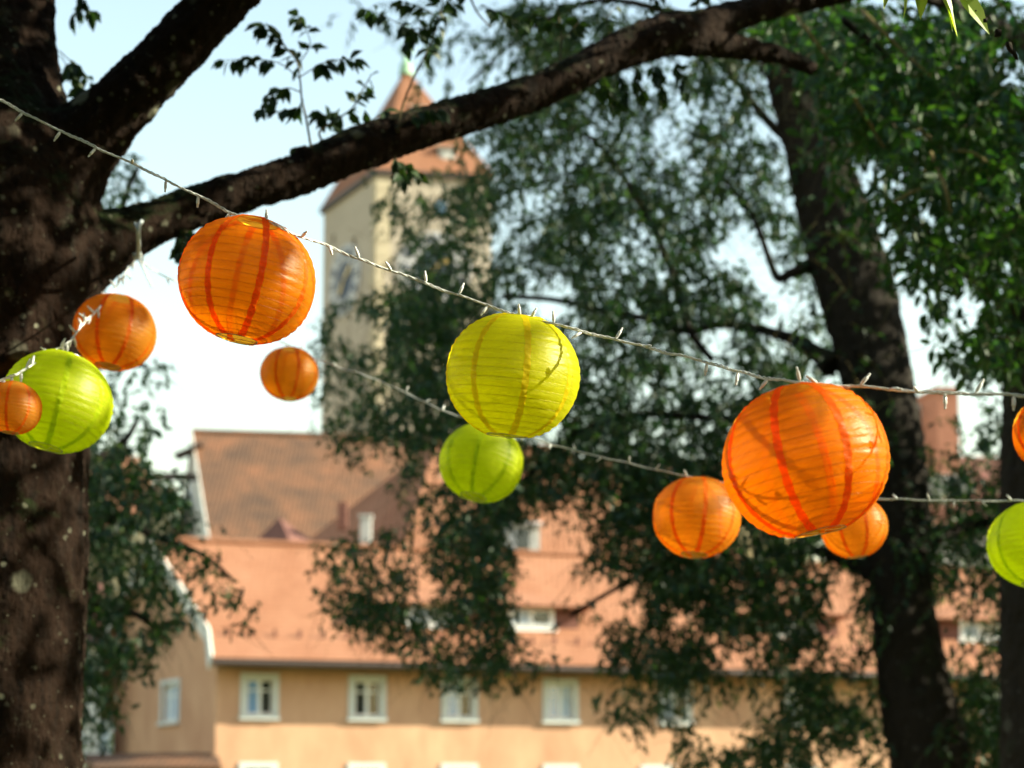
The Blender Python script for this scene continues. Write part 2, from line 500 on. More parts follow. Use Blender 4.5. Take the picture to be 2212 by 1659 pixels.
wall_grid(mb, A, u, L, 0, wall_top, ops + lows, n)
gws = gl * 0.36                                    # the gable window
gop = [(gws - 0.62, gws + 0.62, at(305, 1558, 55)[2], at(305, 1478, 55)[2]), (gl * 0.40, gl * 0.40 + 0.9, at(400, 1350, 55)[2], at(400, 1290, 55)[2])]
wall_grid(mb, A, gu, gl, 0, wall_top, gop[:1], gn)
mb.poly([xyz(A, wall_top), xyz(G, wall_top), xyz(ridge0, ridge_z - 0.2)])
B = A + u * L
mb.poly([xyz(G, 0), xyz(G, wall_top), xyz(G + u * L, wall_top), xyz(G + u * L, 0)])
mb.poly([xyz(B, 0), xyz(B + gv, 0), xyz(B + gv, wall_top), xyz(B + gv / 2, ridge_z - 0.2), xyz(B, wall_top)])
mb.build('wall', M['plaster'], house)
styles = [0, 1, 0, 2, 4, 0, 1, 2]
for s, st in zip(wxs, styles): window(house, A + u * s + Z3 * zu, u, n, ww, wh, st)
for s in lows: window(house, A + u * (s[0] + s[1]) / 2 + Z3 * zl, u, n, ww, wh, 1)
w_ = gop[0]
window(house, A + gu * (w_[0] + w_[1]) / 2 + Z3 * w_[2], gu, gn, w_[1] - w_[0], w_[3] - w_[2], 2, 0.14)
vo = gu * -0.0 + gn * 0.22                          # verge overhang
R0 = xyz(ridge0 + vo, ridge_z); R1 = xyz(ridge0 + u * L, ridge_z)
K0 = xyz(A - n * knee_in + vo - gu * 0, knee_z); K1 = xyz(B - n * knee_in, knee_z)
E0 = xyz(A + n * over + vo, eave_z); E1 = xyz(B + n * over, eave_z)
Kb0 = xyz(G + n * knee_in + vo, knee_z); Kb1 = xyz(G + n * knee_in + u * L, knee_z)
Eb0 = xyz(G - n * over + vo, eave_z); Eb1 = xyz(G - n * over + u * L, eave_z)
roof_h = roof_part('roof', [[K0, K1, R1, R0], [E0, E1, K1, K0], [R0, R1, Kb1, Kb0], [Kb0, Kb1, Eb1, Eb0]], M['tile_a'], house)
# gutter, snow guards, bargeboards
mb = MB(); mb.tube([E0 + n * 0.0 - Z3 * 0.15, E1 + n * 0.0 - Z3 * 0.15], 0.1, 8); mb.build('gutter', M['slate'], house)
for k in range(46):
    s = 0.5 + k * 0.75
    mb = MB(); mb.box(K0 + u * s + n * 0.35 - Z3 * 0.12, u * 0.05, n * 0.03, Z3 * 0.13); mb.build('snow_guard', M['tile_c'], roof_h)
def bargeboard(parent, pts, off, mat, h=0.3):
    mb = MB()
    for a, b in zip(pts[:-1], pts[1:]):
        d = unit(b - a); up = unit(np.cross(d, off)); up = up if up[2] > 0 else -up
        mb.slab([a + off * 0.04 + up * 0.06, b + off * 0.04 + up * 0.06, b + off * 0.04 - up * h, a + off * 0.04 - up * h], 0.05)
    return mb.build('bargeboard', mat, parent)
bargeboard(house, [E0, K0, R0], gn, M['plaster_w'], 0.42)
bargeboard(house, [Eb0, Kb0, R0], gn, M['plaster_w'], 0.3)
mb = MB(); mb.tube([R0 + Z3 * 0.04, R1 + Z3 * 0.04], 0.12, 8); mb.build('ridge_cap', M['tile_a'], roof_h)
slope = (ridge_z - knee_z) / (half - knee_in)      # rise of the main roof per metre inwards
def dormer(parent, s, z_sill, w, h, mat, win_style=4, extra=0.55, rise=0.9):
    """a hipped dormer standing on the front slope"""
    inn = knee_in + (z_sill - knee_z) / slope
    o = A + u * s - n * inn                           # middle of the front foot
    zt = z_sill + h
    W2 = w / 2 + extra
    back = h / slope
    d = MB()
    f = o + n * 0.02
    op = [(extra, extra + w, z_sill + 0.06, zt - 0.06)]
    wall_grid(d, f - u * W2, u, 2 * W2, z_sill - 0.3, zt, op, n)
    for sx in (-1, 1):
        q = f + u * sx * W2
        d.poly([xyz(q, z_sill - 0.3), xyz(q, zt), xyz(q - n * back, zt)])
    dm = d.build('dormer', M['tile_c'], parent)  # dark plum tile paints in the shade on front and cheeks
    # hipped roof
    e = 0.42
    a = xyz(f - u * (W2 + e) + n * e, zt - 0.05); b = xyz(f + u * (W2 + e) + n * e, zt - 0.05)
    top = zt + rise
    inr = rise / slope + back
    r1 = xyz(f - n * W2 * 0.75, top); r2 = xyz(f - n * (inr + 0.3), top)
    a2 = xyz(f - u * (W2 + e) - n * (back + 0.05), zt - 0.05); b2 = xyz(f + u * (W2 + e) - n * (back + 0.05), zt - 0.05)
    m2 = MB()
    for fc in ([a, b, r1], [a2, a, r1, r2], [b, b2, r2, r1]): m2.slab(fc, 0.08)
    m2.build('dormer_roof', mat, dm)
    # frame and panes as sub-parts of the dormer
    fr = MB(); hu = u * 0.5; hz = Z3 * 0.5; hn = n * 0.5
    c = f + Z3 * z_sill * 0
    base = xyz(f, z_sill + 0.06); hh = h - 0.12
    for sx in (-1, 0, 1): fr.box(base + u * sx * (w / 2 - 0.06) + Z3 * hh / 2, hu * 0.14, hz * hh, hn * 0.1)
    for zz in (0.06, hh - 0.06): fr.box(base + Z3 * zz, hu * (w - 0.26), hz * 0.12, hn * 0.09)
    fr.box(base - Z3 * 0.1 + n * 0.08, hu * (w + 0.2), hz * 0.08, hn * 0.2)
    fr.build('window_frame', M['sash'], dm)
    for sx, k in ((-1, 'curtain'), (1, 'pane_d')):
        p = MB(); cc = base + u * sx * w / 4 + Z3 * hh / 2 - n * 0.03
        p.slab([cc - u * w / 4.6 - Z3 * hh / 2.3, cc + u * w / 4.6 - Z3 * hh / 2.3, cc + u * w / 4.6 + Z3 * hh / 2.3, cc - u * w / 4.6 + Z3 * hh / 2.3], 0.02)
        p.build('pane', M[k], dm)
def s_at(xp, inward):
    k = (xp - CX) / FPX * 1.03; o = A - n * inward
    return (k * o[1] - o[0]) / (u[0] - k * u[1])
zd = at(1135, 1362, 56)[2]
for xp, st in ((925, 4), (1138, 4), (1690, 4), (2075, 4)):
    dormer(house, s_at(xp, 1.6), zd, 1.5, 0.78, M['tile_a'], st, 0.85, 0.62)

# --- generic gabled / hipped houses behind
def gabled(name, label, Ax, gx, L, zb, ze, zr, ang, mats, over=0.4, hip=0.0, group=None):
    """Ax near corner (x,y); gx far corner of the left gable; hip = how far the ridge end is pulled in"""
    uu = np.array([math.cos(ang), math.sin(ang), 0]); nn = np.array([math.sin(ang), -math.cos(ang), 0])
    a = np.array([Ax[0], Ax[1], 0.0]); gg = np.array([gx[0], gx[1], 0.0])
    h = thing(name, label, 'house', a, group)
    mb = MB(); b = a + uu * L; c = gg + uu * L
    for p, q in ((a, b), (b, c), (c, gg), (gg, a)):
        mb.poly([xyz(p, zb), xyz(q, zb), xyz(q, ze), xyz(p, ze)])
    m0 = (a + gg) / 2; m1 = (b + c) / 2
    r0 = m0 + uu * hip; r1 = m1 - uu * hip
    if not hip:
        mb.poly([xyz(a, ze), xyz(gg, ze), xyz(m0, zr - 0.15)]); mb.poly([xyz(b, ze), xyz(m1, zr - 0.15), xyz(c, ze)])
    mb.build('wall', mats[0], h)
    sl = (zr - ze) / (np.linalg.norm(np.dot(gg - a, nn)) / 2)
    vo = -uu * (0.0 if hip else 0.15)
    ea, eb = xyz(a + nn * over + vo, ze - sl * over), xyz(b + nn * over - vo, ze - sl * over)
    ec, eg = xyz(c - nn * over - vo, ze - sl * over), xyz(gg - nn * over + vo, ze - sl * over)
    R0_, R1_ = xyz(r0 + vo, zr), xyz(r1 - vo, zr)
    fs = [[ea, eb, R1_, R0_], [ec, eg, R0_, R1_]]
    if hip: fs += [[eg, ea, R0_], [eb, ec, R1_]]
    rf = roof_part('roof', fs, mats[1], h, 0.15)
    return h, rf, (a, uu, nn, sl, ea, eb, R0_, R1_, gg)

# big storehouse roof with a white gable
Y0 = 72.0
pa = at(472, 1180, Y0); pg = at(372, 1120, Y0 + 15); pr = at(429, 933, Y0 + 7.5)
sh, shr, q = gabled('storehouse', 'tall storehouse with huge weathered brown tiled roof and grey white gable', pa[:2], pg[:2], 14.5, 0, pa[2] - 0.6, pr[2], math.radians(8), (M['plaster_w'], M['tile_b']), 0.5)
mb = MB(); bp = at(405, 1030, Y0 + 6); mb.box(bp + np.array([-0.6, 0, 0]), (1.15, 0.1, 0), (0, 0.18, 0), (0, 0, 0.16)); mb.build('hoist_beam', M['timber'], sh)
mb = MB(); bp = at(420, 972, Y0 + 6.5); mb.slab([bp + np.array([-0.9, -0.6, -0.3]), bp + np.array([0.4, -0.6, 0.25]), bp + np.array([0.4, 0.6, 0.25]), bp + np.array([-0.9, 0.6, -0.3])], 0.1); mb.build('hoist_canopy', M['timber'], sh)
bargeboard(sh, [q[4], q[6]], -q[1], M['plaster_w'], 0.3)
mb = MB(); mb.tube([q[6], q[7]], 0.16, 8); mb.build('ridge_cap', M['tile_b'], shr)

# hip roofed house with the plum shaded left slope
pa = at(862, 1190, 62); pr = at(945, 962, 67)
hp, hpr, q = gabled('hipped_house', 'hip roofed house with plum shaded left slope behind the apricot roof', pa[:2], (pa[0] - 6.5, pa[1] + 6.6), 14.0, 0, pa[2], pr[2], math.radians(10), (M['plaster_c'], M['tile_a']), 0.3, hip=4.5)
c = at(740, 1115, 63); mb = MB(); mb.box(c, (0.17, 0, 0), (0, 0.22, 0), (0, 0, 0.5)); mb.build('chimney', M['tile_c'], hp)
c = at(790, 1155, 60.5); mb = MB(); mb.box(c, (0.19, 0, 0), (0, 0.19, 0), (0, 0, 0.6)); mb.box(c + Z3 * 0.65, (0.24, 0, 0), (0, 0.24, 0), (0, 0, 0.05)); mb.build('vent_pipe', M['grey'], hp)
# its dormer
c = at(1115, 1165, 60.8)
mb = MB(); mb.box(c + np.array([0, 0.9, 0]), (0.75, 0.1, 0), (-0.1, 0.9, 0), (0, 0, 0.55)); dmr = mb.build('dormer', M['grey'], hp)
mb = MB(); mb.slab([c + np.array([-0.95, -0.2, 0.56]), c + np.array([0.95, -0.1, 0.56]), c + np.array([0.95, 2.2, 1.0]), c + np.array([-0.95, 2.2, 1.0])], 0.1); mb.build('dormer_roof', M['grey'], dmr)
mb = MB(); mb.box(c + np.array([-0.3, -0.03, 0.02]), (0.3, 0.04, 0), (0, 0.03, 0), (0, 0, 0.38)); mb.build('window_frame', M['sash'], dmr)
mb = MB(); mb.box(c + np.array([0.25, -0.02, 0.02]), (0.24, 0.03, 0), (0, 0.03, 0), (0, 0, 0.36)); mb.build('pane', M['pane_d'], dmr)

# small pyramid roof
ap = at(601, 1108, 63); c0 = at(540, 1176, 63); c1 = at(630, 1176, 61); 
pt = thing('turret_house', 'small dark pyramid roof rising before the storehouse roof', 'house', (c0[0], c0[1], 0))
ed = np.array([-0.6, 0.8, 0]); inw = np.array([0.8, 0.6, 0]); c1 = at(636, 1190, 61.5)
cs = [xyz(c1 + ed * 5.0, c1[2]), xyz(c1, c1[2]), xyz(c1 + inw * 1.5, c1[2]), xyz(c1 + inw * 1.5 + ed * 5.0, c1[2])]
mb = MB()
for i in range(4):
    a_, b_ = cs[i], cs[(i + 1) % 4]; mb.poly([xyz(a_, 0), xyz(b_, 0), b_, a_])
mb.build('wall', M['plaster_c'], pt)
apx = np.mean(cs, axis=0); apx[2] = ap[2]
roof_part('roof', [[cs[i], cs[(i + 1) % 4], apx] for i in range(4)], M['tile_c'], pt, 0.08)  # dark plum colour stands in for shade on the visible face

# white house behind the left trunk
pa = at(216, 1500, 57.5); 
wh_, whr, q = gabled('white_house', 'white rendered house between the left trunk and the apricot gable', (pa[0] - 12, pa[1]), (pa[0] - 14, pa[1] + 9), 12.0, 0, at(200, 1380, 57.5)[2], at(200, 1260, 62)[2], 0.0, (M['plaster_w'], M['tile_c']), 0.3)
pw = at(207, 1645, 57.5); window(wh_, xyz(pw, pw[2] - 0.1), np.array([1., 0, 0]), np.array([0, -1., 0]), 0.9, 1.35, 2, 0.12)
# little lean-to along the foot of the gable
a_, b_ = at(180, 1657, 51.3), at(478, 1655, 50.8)
lt = thing('lean_to_shed', 'low tiled lean-to roof along the foot of the apricot gable', 'shed', (a_[0], a_[1], 0))
bk = np.array([-0.4, 1.6, 0.45])
mb = MB(); mb.slab([a_ - Z3 * 0.02, b_ - Z3 * 0.02, b_ + bk, a_ + bk], 0.12); mb.build('roof', M['tile_b'], lt)
mb = MB(); inn = np.array([0.1, 0.25, 0]); mb.poly([xyz(a_ + inn, 0), xyz(b_ + inn, 0), b_ + inn - Z3 * 0.1, a_ + inn - Z3 * 0.1]); mb.poly([xyz(a_ + inn, 0), a_ + inn - Z3 * 0.1, a_ + bk - Z3 * 0.1, xyz(a_ + bk, 0)]); mb.build('wall', M['plaster_c'], lt)

# roofs behind the small tree on the left
pa = at(300, 1130, 84); pr = at(292, 985, 90)
gabled('distant_house', 'far house with orange roof peeping over the small tree by the left trunk', (pa[0] - 9, pa[1]), (pa[0] - 9, pa[1] + 12), 9.7, 0, pa[2], pr[2], 0.0, (M['plaster_c'], M['tile_a']), 0.3, hip=2.2)
pa = at(298, 1180, 78)
gabled('distant_house', 'pale yellow house wall seen just left of the storehouse gable', (pa[0], pa[1]), (pa[0] - 0.3, pa[1] + 6), 1.1, 0, at(330, 1080, 78)[2], at(330, 1040, 80)[2], 0.0, (M['plaster_c'], M['tile_a']), 0.3)
# cream house in the middle, glimpsed through the leaves
pa = at(1330, 1200, 76)
ch, chr_, q = gabled('cream_house', 'cream house glimpsed through leaves between the two lower orange lanterns and hip roof', pa[:2], (pa[0] - 1.5, pa[1] + 8), 9.0, 0, at(1330, 1090, 76)[2], at(1330, 985, 80)[2], math.radians(8), (M['plaster_c'], M['tile_b']), 0.3)
for xp in (1370, 1440):
    pw = at(xp, 1150, 76.3); window(ch, np.array([pw[0], pw[1] + 0.15, pw[2]]), q[1], q[2], 0.9, 1.3, 2, 0.12)
# brick chimney house on the right
pa = at(1960, 1180, 78)
rh, rhr, q = gabled('chimney_house', 'dusky roofed house with broad brick chimney right of the leaning trunk', pa[:2], (pa[0] - 2, pa[1] + 9), 14, 0, at(1960, 1130, 78)[2], at(1960, 985, 83)[2], math.radians(6), (M['grey'], M['tile_c']), 0.3)
c = at(2026, 930, 80); c2 = at(1977, 930, 80)
mb = MB(); mb.box(c + np.array([0, 0, -0.6]), (0.5, 0, 0), (-0.25, 1.0, 0), (0, 0, 2.4)); mb.box(c + np.array([0, 0, 1.75]), (0.57, 0, 0), (-0.25, 1.1, 0), (0, 0, 0.1)); mb.build('chimney', M['brick'], rhr)
mb = MB(); mb.box(c2 + np.array([0, 1, -0.6]), (0.4, 0, 0), (0, 0.5, 0), (0, 0, 2.0)); mb.build('chimney', M['grey'], rhr)
mb = MB(); c = at(2045, 1060, 77.5); mb.box(c, (0.8, 0, 0), (0, 1.4, 0), (0, 0, 0.5)); dmr = mb.build('dormer', M['grey'], rh)
mb = MB(); mb.box(c + np.array([0, -1.42, 0]), (0.4, 0, 0), (0, 0.03, 0), (0, 0, 0.3)); mb.build('pane', M['pane_d'], dmr)

# --- bridge tower with two painted clocks
YT = 90.0
ta = math.radians(8)
tu = np.array([math.cos(ta), math.sin(ta), 0]); tn = np.array([math.sin(ta), -math.cos(ta), 0])      # right face
tv = unit(np.array([-3.6, 6.0, 0])); tm = np.array([-tv[1], tv[0], 0])                                             # left face
C = at(812, 600, YT); C[2] = 0
side = 6.3; sidev = 6.9
ez = at(812, 374, YT)[2]
tower = thing('clock_tower', 'tall cream stone tower with two clocks and steep orange tiled roof', 'tower', C)
crn = [C, C + tu * side, C + tu * side + tv * sidev, C + tv * sidev]
mb = MB()
lslits = [(2.6, 3.0, at(755, 520, YT)[2], at(755, 480, YT)[2]), (5.3, 5.65, at(755, 470, YT)[2], at(755, 445, YT)[2])]
rops = [(0.55, 1.35, at(850, 712, YT)[2], at(850, 660, YT)[2]), (3.2, 3.9, at(940, 460, YT)[2], at(940, 420, YT)[2])]
wall_grid(mb, C, tu, side, 0, ez, rops, tn, 0.35)
wall_grid(mb, C, tv, sidev, 0, ez, lslits, tm, 0.35)
for i in (1, 2):
    p_, q_ = crn[i], crn[(i + 1) % 4]; mb.poly([xyz(p_, 0), xyz(q_, 0), xyz(q_, ez), xyz(p_, ez)])
mb.build('wall', M['tower_w'], tower)
for o_, d_, nn_, ops_, kk in ((C, tu, tn, rops, 'pane_b'), (C, tv, tm, lslits, 'dark')):
    for s0, s1, z0, z1 in ops_:
        mb = MB(); b0 = o_ + d_ * s0 - nn_ * 0.33; b1 = o_ + d_ * s1 - nn_ * 0.33
        mb.slab([xyz(b0, z0), xyz(b1, z0), xyz(b1, z1), xyz(b0, z1)], 0.02); mb.build('pane', M[kk], tower)
# quoins on the front edge, dark eave board
zq = 0.3
while zq < ez - 0.4:
    long_ = rnd.random() < 0.5
    mb = MB(); a1, a2 = (0.75, 0.4) if long_ else (0.4, 0.75)
    mb.slab([xyz(C + tn * 0.03 + tu * a1, zq), xyz(C + tn * 0.03 + tu * a1, zq + 0.72), xyz(C + tn * 0.03 + tm * 0.03, zq + 0.72), xyz(C + tn * 0.03 + tm * 0.03, zq)][::-1], 0.03)
    mb.slab([xyz(C + tm * 0.03 + tv * a2, zq), xyz(C + tm * 0.03 + tv * a2, zq + 0.72), xyz(C + tm * 0.03 + tn * 0.03, zq + 0.72), xyz(C + tm * 0.03 + tn * 0.03, zq)], 0.03)
    mb.build('quoin', M['stone_w'], tower)
    zq += 0.76
mb = MB()
e = 0.14
oc = [C + (-tu - tv) * e, C + tu * (side + e) - tv * e, C + tu * (side + e) + tv * (sidev + e), C - tu * e + tv * (sidev + e)]
for i in range(4):
    p_, q_ = oc[i], oc[(i + 1) % 4]; ctr = (C + (tu + tv) * side / 2)
    inn = lambda t: t + unit(ctr - t) * 0.7
    mb.slab([xyz(p_, ez), xyz(q_, ez), xyz(inn(q_), ez), xyz(inn(p_), ez)][::-1], 0.18)
    d = unit(q_ - p_); nn_ = np.cross(d, Z3)
    mb.box(xyz((p_ + q_) / 2, ez + 0.02), d * np.linalg.norm(q_ - p_) / 2, nn_ * 0.06, Z3 * 0.16)
mb.build('eave', M['slate'], tower)
ctr = C + tu * side / 2 + tv * sidev / 2
apz = at(878, 168, YT + 4)[2]
kz = ez + (apz - ez) * 0.34; kf = 0.685
kn = [ctr + (p_ - ctr) * kf for p_ in oc]
tk = 0.04
fs = []
for i in range(4):
    j = (i + 1) % 4
    t0, t1 = ctr + (oc[i] - ctr) * tk, ctr + (oc[j] - ctr) * tk
    fs.append([xyz(oc[i], ez + 0.2), xyz(oc[j], ez + 0.2), xyz(kn[j], kz), xyz(kn[i], kz)])
    fs.append([xyz(kn[i], kz), xyz(kn[j], kz), xyz(t1, apz), xyz(t0, apz)])
trf = roof_part('roof', fs, M['tile_a'], tower, 0.12)
# copper finial
mb = MB()
prof = [(0.42, -0.15), (0.34, 0.5), (0.16, 0.75), (0.14, 1.0), (0.40, 1.25), (0.42, 1.45), (0.18, 1.7), (0.08, 2.0), (0.05, 3.0)]
i0 = 0
pts = [xyz(ctr, apz + z_) for r_, z_ in prof]; mb.tube(pts, [r_ for r_, z_ in prof], 12)
mb.build('finial', M['copper'], tower)
# roof dormers of the tower
for cc, dn, du in ((C + tu * side * 0.62, tn, tu), (C + tv * side * 0.55, tm, tv), (C + tu * side * 0.40 - tn * 1.5 + Z3 * 2.9, tn, tu)):
    zz = ez + 0.9 + cc[2]
    f = np.array([cc[0], cc[1], 0]) - dn * 0.35
    mb = MB(); mb.box(xyz(f - dn * 0.7, zz + 0.45), du * 0.5, dn * 0.7, Z3 * 0.45); dmr = mb.build('dormer', M['grey'], trf)
    mb = MB(); mb.box(xyz(f + dn * 0.02, zz + 0.45), du * 0.3, dn * 0.03, Z3 * 0.28); 
    mb.slab([xyz(f - du * 0.65 + dn * 0.15, zz + 0.9), xyz(f + du * 0.65 + dn * 0.15, zz + 0.9), xyz(f + du * 0.65 - dn * 1.9, zz + 1.5), xyz(f - du * 0.65 - dn * 1.9, zz + 1.5)], 0.08)
    mb.build('dormer_roof', M['grey'], trf)
def ring(mb, c, a, b, nrm, r0, r1, z, t=0.05, k=48):
    for i in range(k):
        t0, t1 = 2 * math.pi * i / k, 2 * math.pi * (i + 1) / k
        P = lambda r, th: c + (a * math.cos(th) + b * math.sin(th)) * r + nrm * z
        mb.slab([P(r0, t0), P(r1, t0), P(r1, t1), P(r0, t1)], t)
for c_, d_, nn_ in ((at(936, 592, YT + 1.4), tu, tn), (at(741, 606, YT + 3.2), -tv, tm)):
    base = C
    s_ = np.dot(c_ - base, d_ if d_ is tu else tv)
    cz = c_[2]; cc = base + (tu if d_ is tu else tv) * s_ + Z3 * cz + nn_ * 0.02
    mb = MB(); ring(mb, cc, d_, Z3, nn_, 1.12, 2.05, 0.08, 0.06); dial = mb.build('clock_dial', M['dial_w'], tower)
    mb = MB(); ring(mb, cc, d_, Z3, nn_, 0.02, 1.10, 0.05, 0.03); mb.build('dial_centre', M['dial_b'], dial)
    for h in range(12):
        th = math.pi / 6 * h
        r_ = d_ * math.cos(th) + Z3 * math.sin(th); tt = -d_ * math.sin(th) + Z3 * math.cos(th)
        mb = MB()
        for k in ((-0.13, 0.13), (0.0,), (-0.16, 0, 0.16))[h % 3]: mb.box(cc + r_ * 1.58 + tt * k + nn_ * 0.1, r_ * 0.26, tt * 0.05, nn_ * 0.03)
        mb.build('hour_mark', M['dial_b'], dial)
    for th, ln in ((math.radians(35), 1.2), (math.radians(232), 0.95)):
        r_ = d_ * math.cos(th) + Z3 * math.sin(th); tt = -d_ * math.sin(th) + Z3 * math.cos(th)
        mb = MB(); mb.slab([cc - r_ * 0.2 - tt * 0.06 + nn_ * 0.16, cc + r_ * ln * 0.75 - tt * 0.16 + nn_ * 0.16, cc + r_ * ln + nn_ * 0.16, cc + r_ * ln * 0.75 + tt * 0.16 + nn_ * 0.16, cc - r_ * 0.2 + tt * 0.06 + nn_ * 0.16], 0.03)
        mb.build('clock_hand', M['gold'], dial)

# ------------------------------------------------------------------ leaves
def leaf_local(kind):
    """outline of one leaf along +X, folded a little along its midrib: vertices and faces"""
    if kind == 'far':
        prof = [(0.0, 0.0), (0.3, 0.23), (0.68, 0.18), (1.0, 0.0)]
    elif kind == 'toothed':
        prof = [(0.0, 0.0), (0.12, 0.12), (0.30, 0.27), (0.46, 0.25), (0.56, 0.31), (0.72, 0.17), (1.0, 0.0)]
    elif kind == 'lance':
        prof = [(0.0, 0.0), (0.15, 0.06), (0.4, 0.18), (0.65, 0.14), (1.0, 0.0)]
    else:
        prof = [(0.0, 0.0), (0.15, 0.15), (0.38, 0.25), (0.65, 0.18), (0.85, 0.07), (1.0, 0.0)]
    V = []; F = []
    droop = lambda x: -0.16 * x * x
    mid = [(x, 0.0, droop(x)) for x, y in prof]
    L_ = [(x, y, droop(x) + 0.35 * y) for x, y in prof[1:-1]]
    R_ = [(x, -y, droop(x) + 0.35 * y) for x, y in prof[1:-1]]
    if kind == 'far':
        V = [mid[0], L_[0], L_[1], mid[-1], R_[1], R_[0]]
        return np.array(V), [(0, 3, 2, 1), (0, 5, 4, 3)]
    m = len(prof); V = mid + L_ + R_
    for i in range(m - 1):
        li = lambda k: m + k - 1
        ri = lambda k: m + (m - 2) + k - 1
        if i == 0: F += [(0, 1, li(1)), (0, ri(1), 1)]
        elif i == m - 2: F += [(i, i + 1, li(i)), (i, ri(i), i + 1)]
        else: F += [(i, i + 1, li(i + 1), li(i)), (i, ri(i), ri(i + 1), i + 1)]
    return np.array(V), F
def frames(dirs, ups):
    d = dirs / np.linalg.norm(dirs, axis=1, keepdims=True)
    s = np.cross(ups, d); s /= np.maximum(1e-6, np.linalg.norm(s, axis=1, keepdims=True))
    n_ = np.cross(d, s)
    return d, s, n_
def leaves_mesh(name, P, D, U, S, kind):
    """one mesh of many leaves: positions, directions, up vectors, lengths"""
    V, F = leaf_local(kind)
    d, s, n_ = frames(D, U)
    k = len(V); m = len(P)
    verts = P[:, None, :] + S[:, None, None] * (V[None, :, 0:1] * d[:, None, :] + V[None, :, 1:2] * s[:, None, :] + V[None, :, 2:3] * n_[:, None, :])
    verts = verts.reshape(-1, 3)
    me = bpy.data.meshes.new(name)
    me.vertices.add(len(verts)); me.vertices.foreach_set('co', verts.astype(np.float32).ravel())
    sizes = [len(f) for f in F]; flat = np.concatenate([np.array(f) for f in F])
    loops = (flat[None, :] + (np.arange(m) * k)[:, None]).ravel()
    me.loops.add(len(loops)); me.loops.foreach_set('vertex_index', loops.astype(np.int32))
    tot = np.tile(np.array(sizes), m); start = np.concatenate([[0], np.cumsum(tot)[:-1]])
    me.polygons.add(len(tot)); me.polygons.foreach_set('loop_start', start.astype(np.int32)); me.polygons.foreach_set('loop_total', tot.astype(np.int32))
    me.update(calc_edges=True)
    return me
def single_leaves(P, D, U, S, kind, mat, parent, name='leaf'):
    V, F = leaf_local(kind)
    me = bpy.data.meshes.new(name); me.from_pydata([tuple(v) for v in V], [], F); me.update(); me.materials.append(mat)
    d, s, n_ = frames(D, U)
    off = np.array(parent.location)
    for i in range(len(P)):
        o = bpy.data.objects.new(name, me)
        col.objects.link(o); o.parent = parent
        m = Matrix.Identity(4)
        for r in range(3):
            m[r][0] = d[i][r] * S[i]; m[r][1] = s[i][r] * S[i]; m[r][2] = n_[i][r] * S[i]; m[r][3] = P[i][r] - off[r]
        o.matrix_local = m
NG = np.random.RandomState(5).rand(64, 64)
def vnoise(x, y):
    """smooth noise over the crown, for clumps and gaps"""
    tot = 0
    for cell, amp in ((130.0, 0.55), (55.0, 0.45)):
        gx = np.abs(np.asarray(x, float) / cell + 200) % 63; gy = np.abs(np.asarray(y, float) / cell + 200) % 63
        i = gx.astype(int); j = gy.astype(int); a = gx - i; b = gy - j
        a = a * a * (3 - 2 * a); b = b * b * (3 - 2 * b)
        tot = tot + amp * (NG[j, i] * (1 - a) * (1 - b) + NG[j, i + 1] * a * (1 - b) + NG[j + 1, i] * (1 - a) * b + NG[j + 1, i + 1] * a * b)
    return tot
def twig_cloud(dens, Yr, n_twigs, leaf_len, per=12, tl=(0.3, 0.6), droop=0.7, clump=1.65):
    """twigs with alternate leaves, started where the density map says and thinned by it"""
    H, Wd = dens['map'].shape
    def dv(x, y):
        gx = np.clip((x - dens['x0']) / dens['dx'] - 0.5, 0, Wd - 1.001); gy = np.clip((y - dens['y0']) / dens['dy'] - 0.5, 0, H - 1.001)
        i = gx.astype(int); j = gy.astype(int); a = gx - i; b = gy - j
        m = dens['map']
        v = m[j, i] * (1 - a) * (1 - b) + m[j, i + 1] * a * (1 - b) + m[j + 1, i] * (1 - a) * b + m[j + 1, i + 1] * a * b
        v = np.where(v > 0.04, np.clip(v + (vnoise(x, y) - 0.5) * clump * np.minimum(1, v * 2.5), 0, 1), 0)
        out = (x < dens['x0']) | (x > dens['x0'] + Wd * dens['dx']) | (y < dens['y0']) | (y > dens['y0'] + H * dens['dy'])
        return np.where(out, 0, v)
    P, D, U, S, T = [], [], [], [], []
    got = 0; tries = 0
    while got < n_twigs and tries < n_twigs * 30:
        tries += 1
        x = dens['x0'] + rng.rand() * Wd * dens['dx']; y = dens['y0'] + rng.rand() * H * dens['dy']
        v0 = float(dv(np.array(x), np.array(y)))
        if rng.rand() > v0: continue
        got += 1
        Y = Yr[0] + (Yr[1] - Yr[0]) * rng.rand()
        p = at(x, y, Y)
        d = rng.randn(3); d[2] = d[2] * 0.5 - droop; d = unit(d)
        ln = tl[0] + (tl[1] - tl[0]) * rng.rand()
        pts = [p]
        for k in range(per):
            d = unit(d + rng.randn(3) * 0.12 + np.array([0, 0, -0.06]))
            p = p + d * ln / per; pts.append(p)
        pts = np.array(pts)
        T.append(pts[::3])
        side = unit(np.cross(d, rng.randn(3)))
        q = pts[1:]
        xx, yy = px_of(q)
        keep = rng.rand(len(q)) < np.minimum(1, dv(xx, yy) / max(v0, 0.05) * 1.1)
        for k in np.where(keep)[0]:
            sg = 1 if k % 2 else -1
            t = unit(pts[k + 1] - pts[k])
            ld = unit(t * 0.6 + side * sg * 0.8 + rng.randn(3) * 0.35 + np.array([0, 0, -0.35]))
            P.append(q[k]); D.append(ld); U.append(unit(np.array([0, 0, 1.0]) + rng.randn(3) * 0.7)); S.append(leaf_len * (0.7 + 0.6 * rng.rand()))
    return np.array(P), np.array(D), np.array(U), np.array(S), T
